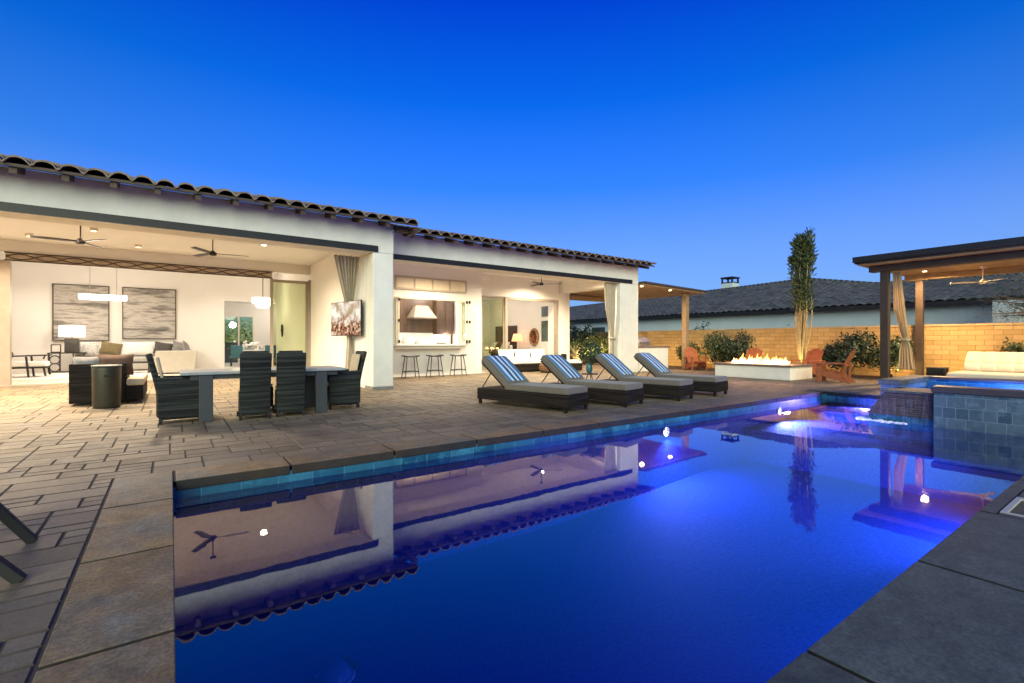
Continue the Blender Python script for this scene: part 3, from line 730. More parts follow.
def ceiling_fan(x, y, zc, drop, rz, lab, bl=.72, mat=None):
    mat = mat or M['blackwood']
    t = thing('ceiling_fan', (x, y, zc), lab, 'ceiling fan', rz, 'ceiling fans')
    b = MB(); b.lathe([(.0,0),(.07,0),(.065,-.05),(.02,-.07),(0,-.07)], 18); b.build('canopy', mat, t, smooth=True)
    b = MB(); b.tube([(0,0,-.05),(0,0,-drop+.05)], .013, 10); b.build('rod', mat, t)
    b = MB(); b.lathe([(0,.08),(.035,.08),(.05,.05),(.085,.03),(.09,-.02),(.06,-.045),(0,-.05)], 20, (0,0,-drop)); b.build('motor', mat, t, smooth=True)
    for k in range(3):
        a = k*2*math.pi/3; b = MB()
        def fn(u, v):
            r = .07 + u*bl; w = .05 + .035*math.sin(min(1, u*1.4)*math.pi*.5) - .03*u
            yy = (v-.5)*2*w; return (r*math.cos(a)-yy*math.sin(a), r*math.sin(a)+yy*math.cos(a), -drop + .012 + yy*.18)
        b.grid(fn, 8, 2); b.build('blade', mat, t, solid=.012, smooth=True)
ceiling_fan(-1.63, 14.2, CZ, .52, R(66.7), 'dark three bladed ceiling fan at the left of the dining patio')
ceiling_fan(.86, 14.2, CZ, .52, R(-3.6), 'dark three bladed ceiling fan right of centre in the dining patio')
ceiling_fan(11.6, 14.4, CZ, .52, R(-36), 'dark ceiling fan over the sofa outside the bedroom')

def curtain(name, fn_c, fn_w, fn_d, z0, z1, mat, lab, folds=6, amp=.035, group=None, tie=None):
    """sheet hanging from z1 to z0: centre line, half width vector and fold depth vary with height"""
    t = thing(name, fn_c(0), lab, 'curtain', group=group)
    base = Vector(fn_c(0))
    b = MB()
    def fn(u, v):
        c = Vector(fn_c(v)); w = Vector(fn_w(v)); d = Vector(fn_d(v)); s = (u-.5)*2
        ph = u*folds*2*math.pi
        return c + w*s + d*(math.sin(ph)+.35*math.sin(ph*2.3+v*3)) - base
    b.grid(fn, folds*10, 30); b.build('cloth', mat, t, smooth=True, solid=.006, fix=False)
    if tie is not None:
        c = Vector(fn_c(tie)) - base; r = Vector(fn_w(tie)).length*1.05+.02
        b = MB(); b.lathe([(r,-.04),(r+.015,-.03),(r+.015,.03),(r,.04)], 16, c); b.build('tie_band', mat, t, smooth=True)
    return t
def lerpk(keys):
    def f(v):
        for (a, p), (b, q) in zip(keys, keys[1:]):
            if v <= b:
                k = (v-a)/(b-a) if b > a else 0; k = k*k*(3-2*k)
                return tuple(x+(y-x)*k for x, y in zip(p, q)) if isinstance(p, tuple) else p+(q-p)*k
        return keys[-1][1]
    return f
curtain('curtain', lerpk([(0, (3.72,12.62,3.42)), (.45, (3.99,13.33,1.9)), (.55, (4.0,13.35,1.55)), (1, (3.93,13.1,.03))]),
        lerpk([(0, (.33,0,0)), (.45, (.06,.10,0)), (.55, (.05,.08,0)), (1, (.15,.08,0))]), lerpk([(0, (0,.05,0)), (.5, (-.02,.02,0)), (1, (-.02,.06,0))]),
        .03, 3.42, M['curtain'], 'grey brown curtain tied back behind the television', 7, group='tied back patio curtains')
curtain('curtain', lerpk([(0, (13.58,12.72,3.42)), (.35, (13.62,12.74,2.4)), (.62, (13.76,12.8,1.45)), (.72, (13.77,12.8,1.2)), (1, (13.72,12.8,.03))]),
        lerpk([(0, (.29,.02,0)), (.35, (.24,.02,0)), (.62, (.10,.03,0)), (.72, (.09,.03,0)), (1, (.16,.05,0))]), lerpk([(0, (.0,.06,0)), (1, (.0,.05,0))]),
        .03, 3.42, M['curtain'], 'grey brown curtain tied back against the far white column', 6, group='tied back patio curtains', tie=.67)

# television on an arm
t = thing('television', (3.84, 13.1, 1.815), 'large television on a wall arm showing a warm blotchy picture', 'television', rz=math.atan2(1.6, -.32))
# local x runs along the screen, local -y... screen faces the patio
b = MB(); b.box(-.815,.815,-.02,.03,-.46,.46); b.build('case', M['black'], t, bevel=.008)
b = MB(); b.box(-.80,.80,.030,.034,-.445,.445); scr = b.build('screen', M['tv'], t)
b = MB(); b.tube([(-.3,-.02,0),(-.35,-.18,0)], .03, 8); b.box(-.5,-.2,-.06,-.02,-.15,.15); b.build('wall_arm', M['black'], t)

# bar stools
def stool(x, y, lab):
    t = thing('bar_stool', (x, y, 0), lab, 'bar stool', group='bar stools under the serving window')
    b = MB()
    b.grid(lambda u, v: ((u-.5)*.52, (v-.5)*.30, .70+.03*(abs(u-.5)*2)**2), 12, 4); b.build('seat', M['blackwood'], t, solid=.035, smooth=True)
    for sx in (-1, 1):
        for sy in (-1, 1):
            b = MB(); b.tube([(sx*.16, sy*.09, .70), (sx*.245, sy*.16, 0)], [.018,.014], 8); b.build('leg', M['blackwood'], t)
    for sy in (-1, 1):
        b = MB(); b.tube([(-.21, sy*.13, .22), (.21, sy*.13, .22)], .011, 8); b.build('stretcher', M['blackwood'], t)
    for sx in (-1, 1):
        b = MB(); b.tube([(sx*.215, -.13, .20), (sx*.215, .13, .20)], .011, 8); b.build('stretcher', M['blackwood'], t)
    return t
st = stool(6.44, 14.85, 'black saddle seat bar stool nearest the white column')
dup(st, (7.32, 14.85, 0), 0, 'black saddle seat bar stool in the middle of three')
dup(st, (8.22, 14.85, 0), 0, 'black saddle seat bar stool nearest the bedroom door')

# ================================================================== DINING SET
t = thing('dining_table', (1.29, 8.95, 0), 'long grey outdoor dining table with slab legs', 'table')
b = MB(); b.box(-1.18,1.18,-.5,.5,.705,.745); b.build('tabletop', M['greymetal'], t, bevel=.006)
b = MB(); b.box(-1.06,1.06,-.42,-.38,.63,.70); b.box(-1.06,1.06,.38,.42,.63,.70); b.build('apron', M['greyleg'], t)
for sx in (-1, 1):
    for sy in (-1, 1):
        x = -.86 if sx < 0 else .79; b = MB(); b.box(x-.09, x+.09, sy*.42-.045, sy*.42+.045, 0, .70); b.build('leg', M['greyleg'], t, bevel=.006)
def dining_chair(x, y, rz, lab, arms=True):
    """faces local +y; back at -y"""
    t = thing('dining_chair', (x, y, 0), lab, 'chair', rz, 'wicker dining chairs')
    w = .23 if arms else .195
    b = MB(); b.prism([(-.25,.06),(.27,.06),(.27,.40),(-.25,.40)], 'x', -w, w); b.build('seat_box', M['wicker'], t, bevel=.015)
    b = MB()
    def bk(u, v):
        z = .10 + v*.92; lean = -.25 - .13*max(0, (z-.42)/.6)**1.2; hw = w*(1+.05*v) + .01
        return ((u-.5)*2*hw, lean - .02*math.cos((u-.5)*math.pi), z)
    b.grid(bk, 8, 14); b.build('backrest', M['wicker'], t, solid=.055, smooth=False, bevel=.012, fix=True)
    b = MB(); b.box(-w+.01, w-.01, -.20, .27, .402, .46); b.build('cushion', M['tan'], t, bevel=.02)
    b = MB(); b.obox((0,-.235,.72), (.40,.035,.50), Matrix.Rotation(R(11), 3, 'X')); b.build('back_pad', M['tan'], t, bevel=.012)
    for sx in (-1, 1):
        for sy, yy in ((-1, -.24), (1, .25)):
            b = MB(); b.box(sx*w-.022, sx*w+.022, yy-.022, yy+.022, 0, .08 if not arms else .10); b.build('leg', M['wicker'], t)
        if arms:
            b = MB(); b.prism([(-.27,.10),(.27,.08),(.28,.66),(-.28,.68)], 'x', sx*(w+.03)-.025, sx*(w+.03)+.025); b.build('armrest', M['wicker'], t, bevel=.015)
    return t
dining_chair(.12, 8.82, R(-90), 'black wicker armchair at the left end of the dining table')
dining_chair(2.54, 9.0, R(90), 'black wicker armchair at the right end of the dining table')
c1 = dining_chair(1.07, 8.58, R(-2), 'left of two black wicker dining chairs with their backs to the pool', arms=False)
dup(c1, (1.595, 8.62, 0), R(-5), 'right of two black wicker dining chairs with their backs to the pool')
dup(c1, (1.28, 9.6, 0), R(180), 'black wicker dining chair across the table hidden behind the left pool side chair')
dup(c1, (1.88, 9.62, 0), R(180), 'black wicker dining chair across the table half hidden behind the right pool side chair')

# ================================================================== OUTDOOR LOUNGE AT LEFT
t = thing('wicker_armchair', (-1.10, 12.4, 0), 'dark wicker lounge chair seen from behind with grey and brown pillows', 'armchair')
b = MB(); b.box(-.44,.40,-.42,-.34,.04,.78); b.build('backrest', M['wickerbrown'], t, bevel=.02)
b = MB(); b.box(-.44,.40,-.34,.42,.04,.36); b.build('seat_box', M['wickerbrown'], t, bevel=.02)
for sx in (-.44, .32): b = MB(); b.box(sx, sx+.08, -.338, .42, .362, .62); b.build('armrest', M['wickerbrown'], t, bevel=.02)
b = MB(); b.box(-.35,.31,-.30,.42,.362,.50); b.build('seat_cushion', M['tan'], t, bevel=.04)
b = MB(); b.pillow((-.20,-.20,.70), .44, .44, .18, Matrix.Rotation(R(-12), 3, 'X')); tag(b.build('pillow', M['greycloth'], None, smooth=True), 'round grey pillow on the left of the dark wicker lounge chair', 'pillow').location = t.location
b = MB(); b.pillow((.20,-.18,.74), .60, .42, .18, Matrix.Rotation(R(-12), 3, 'X')); tag(b.build('pillow', M['browncloth'], None, smooth=True), 'brown pillow on the right of the dark wicker lounge chair', 'pillow').location = t.location
t = thing('chaise', (-.68, 12.9, 0), 'low dark wicker chaise with tan cushion beside the wicker lounge chair', 'chaise')
b = MB(); b.box(-.02,.24,-1.0,1.0,.06,.34); b.build('base', M['wickerbrown'], t, bevel=.015)
b = MB(); b.box(-.02,.25,-1.0,1.0,.342,.48); b.build('cushion', M['tan'], t, bevel=.03)
for y in (-.95, .95):
    b = MB(); b.box(.16,.22,y-.03,y+.03,0,.06); b.build('foot', M['black'], t)
t = thing('drum_table', (-.95, 11.40, 0), 'tall olive grey metal drum with a dark handle slot', 'side table')
b = MB(); b.lathe([(.19,0),(.205,.03),(.21,.70),(.21,.74)], 40); b.build('drum', plain('olive metal', (.045,.040,.027), .45, .15, 3, metal=.4), t, smooth=True)
b = MB(); b.lathe([(0,.745),(.21,.745),(.22,.755),(.22,.77),(.208,.775),(0,.775)], 40); b.build('lid', plain('drum lid', (.20,.19,.17), .5), t, smooth=False)
b = MB(); b.obox((.04,-.21,.585), (.13,.02,.035), Matrix.Rotation(R(9), 3, 'Z')); b.build('handle_slot', M['black'], t, bevel=.006)

# dark splayed-leg chair at the left edge of frame
t = thing('lounge_chair', (-1.05, 3.70, 0), 'dark garden chair mostly out of frame with two splayed legs showing', 'chair')
for (fx, fy, tx, ty) in ((.38,.31,.12,.29),(.44,-.31,.12,-.29),(-.38,.31,-.12,.29),(-.38,-.31,-.12,-.29)):
    b = MB(); b.bar((fx,fy,0),(tx,ty,.40),.05,.05); b.build('leg', M['black'], t, bevel=.006)
b = MB(); b.box(-.36,.12,-.34,.34,.40,.44); b.build('seat', M['wickerbrown'], t, bevel=.01)
b = MB(); b.obox((-.44,0,.70),(.05,.66,.6),Matrix.Rotation(R(-15),3,'Y')); b.build('backrest', M['wickerbrown'], t, bevel=.01)

# ================================================================== SUN LOUNGERS
def lounger(x, y, rz, lab):
    """foot end at local y=0 (towards the pool), head at +y"""
    t = thing('sun_lounger', (x, y, 0), lab, 'sun lounger', rz, 'sun loungers beside the pool')
    b = MB(); b.box(-.34,.34,0,2.12,.085,.30); b.build('base', M['wickerbrown'], t, bevel=.012)
    for sx in (-1, 1):
        for yy in (.05, 2.06):
            b = MB(); b.bar((sx*.30,yy,0),(sx*.31,yy,.085),.05,.05); b.build('leg', M['wickerbrown'], t)
    b = MB(); b.box(-.33,.33,.01,1.42,.302,.415); b.build('seat_cushion', M['taupe'], t, bevel=.03, seg=3)
    a = R(37.5); Lb = .80
    def P(s, h): return (1.38 + s*math.cos(a) - h*math.sin(a), .34 + s*math.sin(a) + h*math.cos(a))
    Mx = Matrix.Rotation(a, 3, 'X')
    c = P(Lb/2, .04); b = MB(); b.obox((0, c[0], c[1]), (.66, Lb, .115), Mx); b.build('back_cushion', M['taupe'], t, bevel=.03, seg=3)
    c = P(Lb/2, -.03); b = MB(); b.obox((0, c[0], c[1]), (.64, Lb-.04, .02), Mx); b.build('back_frame', M['wickerbrown'], t)
    for sx in (-1, 1):
        q = P(.48, -.03); b = MB(); b.tube([(sx*.29, q[0], q[1]), (sx*.29, 2.02, .31)], .011, 8); b.build('prop', M['darkmetal'], t)
    return t
def towel(x, y, rz, lab):
    b = MB(); a = R(37.5)
    def fn(u, v):
        s = .06 + v*.80; h = .105 + .012*math.sin(v*math.pi) - (.05*max(0, (v-.96)/.04)); xx = (u-.5)*.56
        if v > .94: h -= .10*(v-.94)/.06; s = .06+.94*.80+.02
        return (xx, 1.38 + s*math.cos(a) - h*math.sin(a) + .004*math.sin(u*9), .34 + s*math.sin(a) + h*math.cos(a) + .004*math.sin(v*11+u*7))
    b.grid(fn, 14, 22); o = b.build('towel', M['stripes'], None, smooth=True, solid=.012, fix=False)
    o.location = (x, y, 0); o.rotation_euler = (0, 0, rz)
    return tag(o, lab, 'towel', 'blue striped towels on the loungers')
ords = ['nearest the camera and the dining table', 'second from the dining table', 'third from the dining table', 'nearest the fire pit']
LP = [(5.70, 6.07, 13.5), (7.07, 5.98, 12.5), (8.62, 5.95, 11.5), (10.03, 6.03, 10)]
l0 = None; t0 = None
for (x, y, a), o_ in zip(LP, ords):
    if l0 is None:
        l0 = lounger(x, y, R(a), 'dark wicker sun lounger ' + o_); t0 = towel(x, y, R(a), 'blue and white striped towel on the lounger ' + o_)
    else:
        dup(l0, (x, y, 0), R(a), 'dark wicker sun lounger ' + o_); dup(t0, (x, y, 0), R(a), 'blue and white striped towel on the lounger ' + o_)

t = thing('side_table', (8.12, 8.25, 0), 'small dark side table between the second and third loungers', 'side table')
b = MB(); b.lathe([(0,.42),(.19,.42),(.2,.43),(.2,.445),(0,.45)], 24); b.build('tabletop', M['darkwood'], t)
for k in range(3):
    a = k*2.094; b = MB(); b.tube([(.05*math.cos(a),.05*math.sin(a),.42),(.17*math.cos(a),.17*math.sin(a),0)], .01, 6); b.build('leg', M['black'], t)
t = thing('potted_shrub', (8.10, 8.25, .451), 'round leafy shrub in a small blue glazed pot on the side table', 'potted plant')
b = MB(); b.lathe([(.045,0),(.07,.05),(.08,.14),(.07,.2),(.06,.22),(.072,.235),(.058,.235),(.05,.2),(0,.19)], 20); b.build('pot', M['teal'], t, smooth=True)
b = MB(); rr = random.Random(55)
for k in range(1500):
    d = Vector((rr.gauss(0,1), rr.gauss(0,1), rr.gauss(0,1))).normalized(); q = .31*(.45+.58*rr.random()**.5)*(1+.10*math.sin(d.x*7+d.z*5))
    c = Vector((0,0,.50)) + Vector((d.x*q, d.y*q, d.z*q*.92)); n_ = (d+Vector((rr.gauss(0,.6),rr.gauss(0,.6),rr.gauss(.2,.6)))).normalized()
    u = Matrix.Rotation(rr.uniform(0,6.28), 3, n_) @ n_.orthogonal().normalized(); w_ = n_.cross(u); L = rr.uniform(.035,.075)
    b.add([c-u*L*.5, c+w_*L*.22, c+u*L*.5, c-w_*L*.22], [(0,1,2,3)])
b.build('foliage', M['leaf'], t, fix=False)
b = MB()
for k in range(5): b.tube([(0,0,.19),(rr.uniform(-.03,.03),rr.uniform(-.03,.03),.32),(rr.uniform(-.15,.15),rr.uniform(-.15,.15),.5)], [.01,.008,.004], 5)
b.build('stems', M['trunk'], t)

# ================================================================== BEDROOM PATIO SOFA
t = thing('patio_sofa', (11.65, 15.45, 0), 'dark wicker sofa with white cushions outside the bedroom', 'sofa')
b = MB(); b.box(-1.45,1.45,-.42,.42,.05,.32); b.build('base', M['wickerbrown'], t, bevel=.02)
for sx in (-1, 1): b = MB(); b.box(sx*1.33-.13, sx*1.33+.13, -.44, .42, .05, .62); b.build('armrest', M['wickerbrown'], t, bevel=.03)
b = MB(); b.box(-1.2,1.2,.34,.44,.32,.74); b.build('back_frame', M['wickerbrown'], t, bevel=.02)
for k in range(3):
    x0 = -1.19+k*.795; b = MB(); b.box(x0, x0+.785, -.42, .30, .322, .46); b.build('seat_cushion', M['whitecloth'], t, bevel=.04, seg=3)
    b = MB(); b.pillow((x0+.39, .22, .66), .78, .46, .2, Matrix.Rotation(R(-12), 3, 'X')); b.build('back_cushion', M['whitecloth'], t, smooth=True)
t = thing('pouf', (11.9, 14.35, 0), 'round brown woven pouf in front of the white cushioned sofa', 'pouf')
b = MB(); b.lathe([(.0,.0),(.28,.0),(.36,.10),(.38,.2),(.34,.31),(.22,.37),(0,.38)], 28); b.build('body', wicker('rattan', (.10,.055,.03)), t, smooth=True)
t = thing('patio_chair', (13.35, 14.6, 0), 'dark wicker chair with white seat beside the far patio opening', 'chair', R(60))
b = MB(); b.box(-.36,.36,-.36,.36,.05,.32); b.build('base', M['wickerbrown'], t, bevel=.03)
b = MB(); b.box(-.36,.36,.28,.38,.32,.70); b.build('backrest', M['wickerbrown'], t, bevel=.03)
b = MB(); b.box(-.33,.33,-.36,.27,.322,.45); b.build('cushion', M['whitecloth'], t, bevel=.04, seg=3)

# ================================================================== LIVING ROOM
RX = Matrix.Rotation
t = thing('sectional_sofa', (-1.1, 24.0, .035), 'pale linen sectional sofa under the two grey paintings', 'sofa')
b = MB(); b.box(-1.9,1.78,.0,.9,.06,.42); b.build('base', M['sofacloth'], t, bevel=.03)
b = MB(); b.box(.68,1.78,-3.0,-.002,.06,.42); b.build('chaise_base', M['sofacloth'], t, bevel=.03)
b = MB(); b.box(-1.9,1.78,.70,.92,.42,.86); b.build('backrest', M['sofacloth'], t, bevel=.04)
b = MB(); b.prism([(.60,.06),(1.80,.06),(1.90,.84),(.66,.84)], 'y', -3.24, -3.0); b.build('armrest', M['sofacloth'], t, bevel=.04)
b = MB(); b.box(1.56,1.80,-3.0,.7,.42,.84); b.build('backrest', M['sofacloth'], t, bevel=.04)
for k in range(3): b = MB(); b.box(-1.88+k*.85,-1.05+k*.85,.02,.70,.422,.56); b.build('seat_cushion', M['sofacloth'], t, bevel=.04)
b = MB(); b.box(.70,1.55,-2.95,.70,.422,.56); b.build('seat_cushion', M['sofacloth'], t, bevel=.04)
pat = plain('patterned white cloth', (.5,.48,.45), .9, .6, 22)
for (x, y, w, h, m, lab, tl, rz) in (
    (-2.55, 24.35, .62, .56, pat, 'white patterned pillow at the left end of the linen sofa', 0, 0),
    (-1.90, 24.28, .66, .50, M['olivecloth'], 'olive pillow on the linen sofa', 12, 0),
    (-1.08, 24.36, 1.05, .54, M['whitecloth'], 'long white pillow in the middle of the linen sofa', 0, 0),
    (-.25, 24.3, .62, .50, M['darkcloth'], 'dark grey pillow left of the sofa corner', 10, 0),
    (.30, 24.1, .58, .55, M['greycloth'], 'mottled grey pillow in the sofa corner', 15, 30),
    (.48, 21.9, .55, .55, M['greycloth'], 'round grey pillow behind the near arm of the linen sofa', 20, 80)):
    b = MB(); b.pillow((0,0,0), w, h, .2, RX(R(rz), 3, 'Z') @ RX(R(-14), 3, 'X') @ RX(R(tl), 3, 'Y')); o = tag(b.build('pillow', m, None, smooth=True), lab, 'pillow'); o.location = (x, y, .92)
for i, (x0, x1, z0, z1) in enumerate(((-3.66, -2.0, 1.22, 3.40), (-1.60, .18, 1.30, 3.40))):
    t = thing('painting', ((x0+x1)/2, 24.97, (z0+z1)/2), ['left of two tall grey striped abstract paintings above the sofa', 'right of two tall grey striped abstract paintings above the sofa'][i], 'painting')
    w, h = (x1-x0)/2, (z1-z0)/2
    b = MB(); b.box(-w+.03, w-.03, -.02, .0, -h+.03, h-.03); b.build('canvas', painting('abstract canvas', 3.1+i*4.4), t)
    b = MB(); b.box(-w,-w+.03,-.04,.03,-h,h); b.box(w-.03,w,-.04,.03,-h,h); b.box(-w+.03,w-.03,-.04,.03,h-.03,h); b.box(-w+.03,w-.03,-.04,.03,-h,-h+.03); b.build('frame', M['darkwood'], t)
t = thing('console_table', (-3.12, 24.1, .035), 'black lattice sided side table under the table lamp', 'side table')
b = MB(); b.box(-.52,.52,-.25,.25,.72,.76); b.build('tabletop', M['blackwood'], t)
b = MB(); b.box(-.5,.5,-.22,.22,.03,.06); b.build('bottom_shelf', M['blackwood'], t)
b = MB()
for s in (-1, 1):
    for k, (zc, r) in enumerate(((.22,.14), (.50,.14))):
        b.tube([(s*.32+r*math.cos(a*.3927), -.22, zc+r*1.05*math.sin(a*.3927)) for a in range(17)], .022, 6)
    b.box(s*.48-.025, s*.48+.025, -.24, -.2, .06, .72); b.box(s*.18-.02, s*.18+.02, -.24, -.2, .06, .72)
b.build('lattice', M['blackwood'], t)
t = thing('table_lamp', (-3.0, 24.1, .797), 'lit table lamp with wide white shade and dark square base', 'lamp')
b = MB(); b.box(-.2,.2,-.12,.12,0,.52); b.build('base', M['darkcloth'], t, bevel=.02)
b = MB(); b.lathe([(.37,.58),(.36,.98)], 32); b.build('lamp_shade', M['shade'], t, smooth=True, solid=.01)
b = MB(); b.tube([(0,0,.52),(0,0,.7)], .015, 8); b.build('stem', M['black'], t)
lampobj('POINT', 'table_lamp_bulb', (-3.0, 24.1, 1.62), 6, WARM2, .08)
t = thing('photo_frame', (-3.42, 23.95, .797), 'small dark photo frame standing beside the table lamp', 'picture frame')
b = MB(); b.box(-.14,-.11,0,.02,0,.30); b.box(.11,.14,0,.02,0,.30); b.box(-.11,.11,0,.02,.27,.30); b.box(-.11,.11,0,.02,0,.03); b.build('frame', M['black'], t)
b = MB(); b.box(-.11,.11,.006,.012,.03,.27); b.build('picture', M['whitecloth'], t)
t = thing('wood_armchair', (-4.05, 21.75, .035), 'dark wooden armchair with pale seat in the living room', 'armchair', R(-90))
for sx in (-1, 1):
    b = MB(); b.bar((sx*.36,.36,.0),(sx*.36,.30,.68),.05,.05); b.build('leg', M['blackwood'], t)
    b = MB(); b.bar((sx*.36,.75,.06),(sx*.36,.70,.36),.05,.05); b.build('leg', M['blackwood'], t)
    b = MB(); b.bar((sx*.36,-.42,.0),(sx*.36,-.50,.70),.05,.05); b.build('leg', M['blackwood'], t)
    b = MB(); b.bar((sx*.36,-.55,.68),(sx*.36,.80,.72),.06,.035); b.build('armrest', M['blackwood'], t)
    b = MB(); b.bar((sx*.36,.74,.72),(sx*.36,.70,.60),.04,.04); b.build('arm_bracket', M['blackwood'], t)
b = MB(); b.box(-.36,.36,-.45,.76,.30,.35); b.build('seat_frame', M['blackwood'], t)
b = MB(); b.box(-.33,.33,-.42,.76,.352,.52); b.build('seat_cushion', M['whitecloth'], t, bevel=.04)
b = MB(); b.obox((0,-.56,.68),(.66,.12,.62),RX(R(12),3,'X')); b.build('back_cushion', M['whitecloth'], t, bevel=.04)
b = MB(); b.pillow((0,0,0), .5, .4, .2, RX(R(-75), 3, 'Z') @ RX(R(-30), 3, 'X')); o = tag(b.build('pillow', M['darkcloth'], None, smooth=True), 'dark pillow on the wooden armchair', 'pillow'); o.location = (-4.2, 21.55, .70)
struct('rug', MB().box(-4.4, .3, 20.4, 23.9, .036, .055), M['rug'])
bpy.data.objects['rug']['kind'] = 'thing'; tag(bpy.data.objects['rug'], 'white rug on the living room floor under the armchair', 'rug')
t = thing('coffee_table', (-1.2, 22.3, .056), 'low dark coffee table in front of the linen sofa', 'table')
b = MB(); b.box(-.6,.6,-.4,.4,.36,.42); b.build('tabletop', M['blackwood'], t)
for sx in (-1, 1):
    for sy in (-1, 1): b = MB(); b.box(sx*.55-.03,sx*.55+.03,sy*.35-.03,sy*.35+.03,0,.36); b.build('leg', M['blackwood'], t)
# linear crystal chandelier
t = thing('linear_chandelier', (-1.88, 21.5, 2.62), 'long lit crystal pendant hanging from two rods in the living room', 'chandelier')
b = MB(); b.box(-.63,.63,-.12,.12,.0,.17); b.build('crystal_bar', M['crystal'], t, bevel=.03)
b = MB(); b.box(-.65,.65,-.13,.13,.173,.195); b.build('plate', M['steel'], t)
for x in (-.35, .35): b = MB(); b.tube([(x,0,.195),(x,0,1.78)], .012, 8); b.build('rod', M['steel'], t)
lampobj('POINT', 'chandelier_lamp', (-1.88, 21.5, 2.45), 70, WARM2, .25)
for i, (x, y) in enumerate(((-4.6, 20.2), (1.8, 20.2), (-4.2, 23.3), (-1.2, 23.2), (1.9, 23.3))):
    downlight(x, y, 4.398, 105, 'recessed downlight in the living room ceiling ' + ['at its front left', 'at its front right', 'above the console table', 'above the sofa', 'above the dining opening'][i], WARM2)
# dining room beyond
t = thing('round_chandelier', (3.22, 23.0, 2.62), 'round lit glass chandelier hanging near the dining opening', 'chandelier')
b = MB(); b.lathe([(0,.0),(.2,.02),(.30,.14),(.32,.2),(.41,.22),(.41,.44),(.36,.44),(0,.42)], 28); b.build('shade', M['crystal'], t, smooth=True)
b = MB(); b.tube([(0,0,.5),(0,0,1.77)], .015, 8); b.build('rod', M['black'], t)
lampobj('POINT', 'dining_lamp', (3.05, 26.6, 2.2), 38, WARM2, .2)
lampobj('POINT', 'dining_glow', (5.0, 28.5, 2.9), 20, WARM2, .2)
hb = MB(); hb.box(2.30, 2.36, 29.98, 30.06, .03, 2.55); hb.box(2.98, 3.06, 29.98, 30.06, .03, 2.55); hb.box(3.69, 3.75, 29.98, 30.06, .03, 2.55); gd = hpart('garden_door', hb, M['cream'])
g = MB(); g.box(2.36, 2.98, 30.02, 30.03, .03, 2.55); g.box(3.06, 3.69, 30.02, 30.03, .03, 2.55); g.v = [(a-4.1, c-11.75, d) for a, c, d in g.v]; g.build('pane', M['greenglass'], gd)
t = thing('inside_table', (3.4, 27.2, .035), 'pale dining table inside the room beyond', 'table')
b = MB(); b.box(-.9,.9,-.5,.5,.70,.76); b.build('tabletop', M['marble'], t, bevel=.01)
for sx in (-1, 1): b = MB(); b.box(sx*.5-.1,sx*.5+.1,-.25,.25,0,.70); b.build('leg', M['marble'], t)
t = thing('flower_arrangement', (3.3, 27.0, .796), 'low white flower arrangement on the inside dining table', 'flowers')
b = MB()
for k in range(90):
    p = (rnd.gauss(0,.36), rnd.gauss(0,.12), abs(rnd.gauss(.18,.09))); r = rnd.uniform(.03,.07)
    b.lathe([(0,-r),(r*.8,-r*.5),(r,0),(r*.7,r*.6),(0,r*.7)], 7, p)
b.build('blooms', M['flower'], t, smooth=True)
b = MB(); b.box(-.5,.5,-.12,.12,0,.12); b.build('trough', M['greymetal'], t, bevel=.02)
for i, (x, a) in enumerate(((2.55, 0), (4.0, 0))):
    t = thing('upholstered_chair', (x, 26.4, .035), ['teal upholstered dining chair left in the room beyond', 'teal upholstered dining chair right in the room beyond'][i], 'chair')
    b = MB(); b.box(-.25,.25,-.25,.25,.36,.48); b.build('seat', M['teal'], t, bevel=.03)
    b = MB(); b.box(-.25,.25,-.27,-.19,.482,.98); b.build('backrest', M['teal'], t, bevel=.03)
    for sx in (-1, 1):
        for sy in (-1, 1): b = MB(); b.box(sx*.21-.02,sx*.21+.02,sy*.21-.02,sy*.21+.02,0,.36); b.build('leg', M['blackwood'], t)
t = thing('wall_ornament', (4.095, 23.6, 1.65), 'black curled wall ornament seen through the sliding glass', 'ornament')
b = MB(); b.tube([(-.01, .22*math.cos(a*.25)*(1-.02*a), .35*math.sin(a*.25)*(1-.02*a)) for a in range(40)], .03, 6); b.build('ring', M['black'], t)

# ================================================================== KITCHEN
t = thing('range_hood', (8.30, 18.0, 2.16), 'cream sloping range hood over the kitchen cooker', 'range hood')
b = MB(); b.add([(-.5,-.35,0),(.5,-.35,0),(.5,.38,0),(-.5,.38,0),(-.22,.08,.5),(.30,.08,.5),(.30,.38,.5),(-.22,.38,.5)], [(0,1,5,4),(1,2,6,5),(2,3,7,6),(3,0,4,7),(4,5,6,7),(0,3,2,1)])
b.build('canopy', plain('hood plaster', (.36,.31,.24), .7, .08), t, bevel=.01)
b = MB(); b.box(-.51,.51,-.36,.38,-.05,-.003); b.build('rim', M['stonetop'], t)
t = thing('kitchen_counter', (7.9, 18.05, .03), 'kitchen back counter with pale worktop under the hood', 'counter')
b = MB(); b.box(-2.0,1.9,-.3,.34,0,.90); b.build('cabinets', M['cream'], t)
b = MB(); b.box(-2.02,1.92,-.33,.34,.903,.95); b.build('worktop', M['marble'], t)
for i, (x, w, z0, z1) in enumerate(((7.0, .62, 1.5, 3.2), (9.35, .75, 1.5, 3.2))):
    t = thing('wall_cabinet', (x, 18.2, z0), ['dark wall cabinet left of the kitchen hood', 'dark wall cabinet right of the kitchen hood'][i], 'cabinet')
    b = MB(); b.box(-w/2,w/2,-.17,.19,0,z1-z0); b.build('carcass', plain('brown cabinet', (.12,.07,.04), .5, .2, 6), t, bevel=.01)
    b = MB(); b.box(-w/2+.03,-.01,-.195,-.173,.03,z1-z0-.03); b.build('door', M['darkwood'], t)
    b = MB(); b.box(.01,w/2-.03,-.195,-.173,.03,z1-z0-.03); b.build('door', M['darkwood'], t)
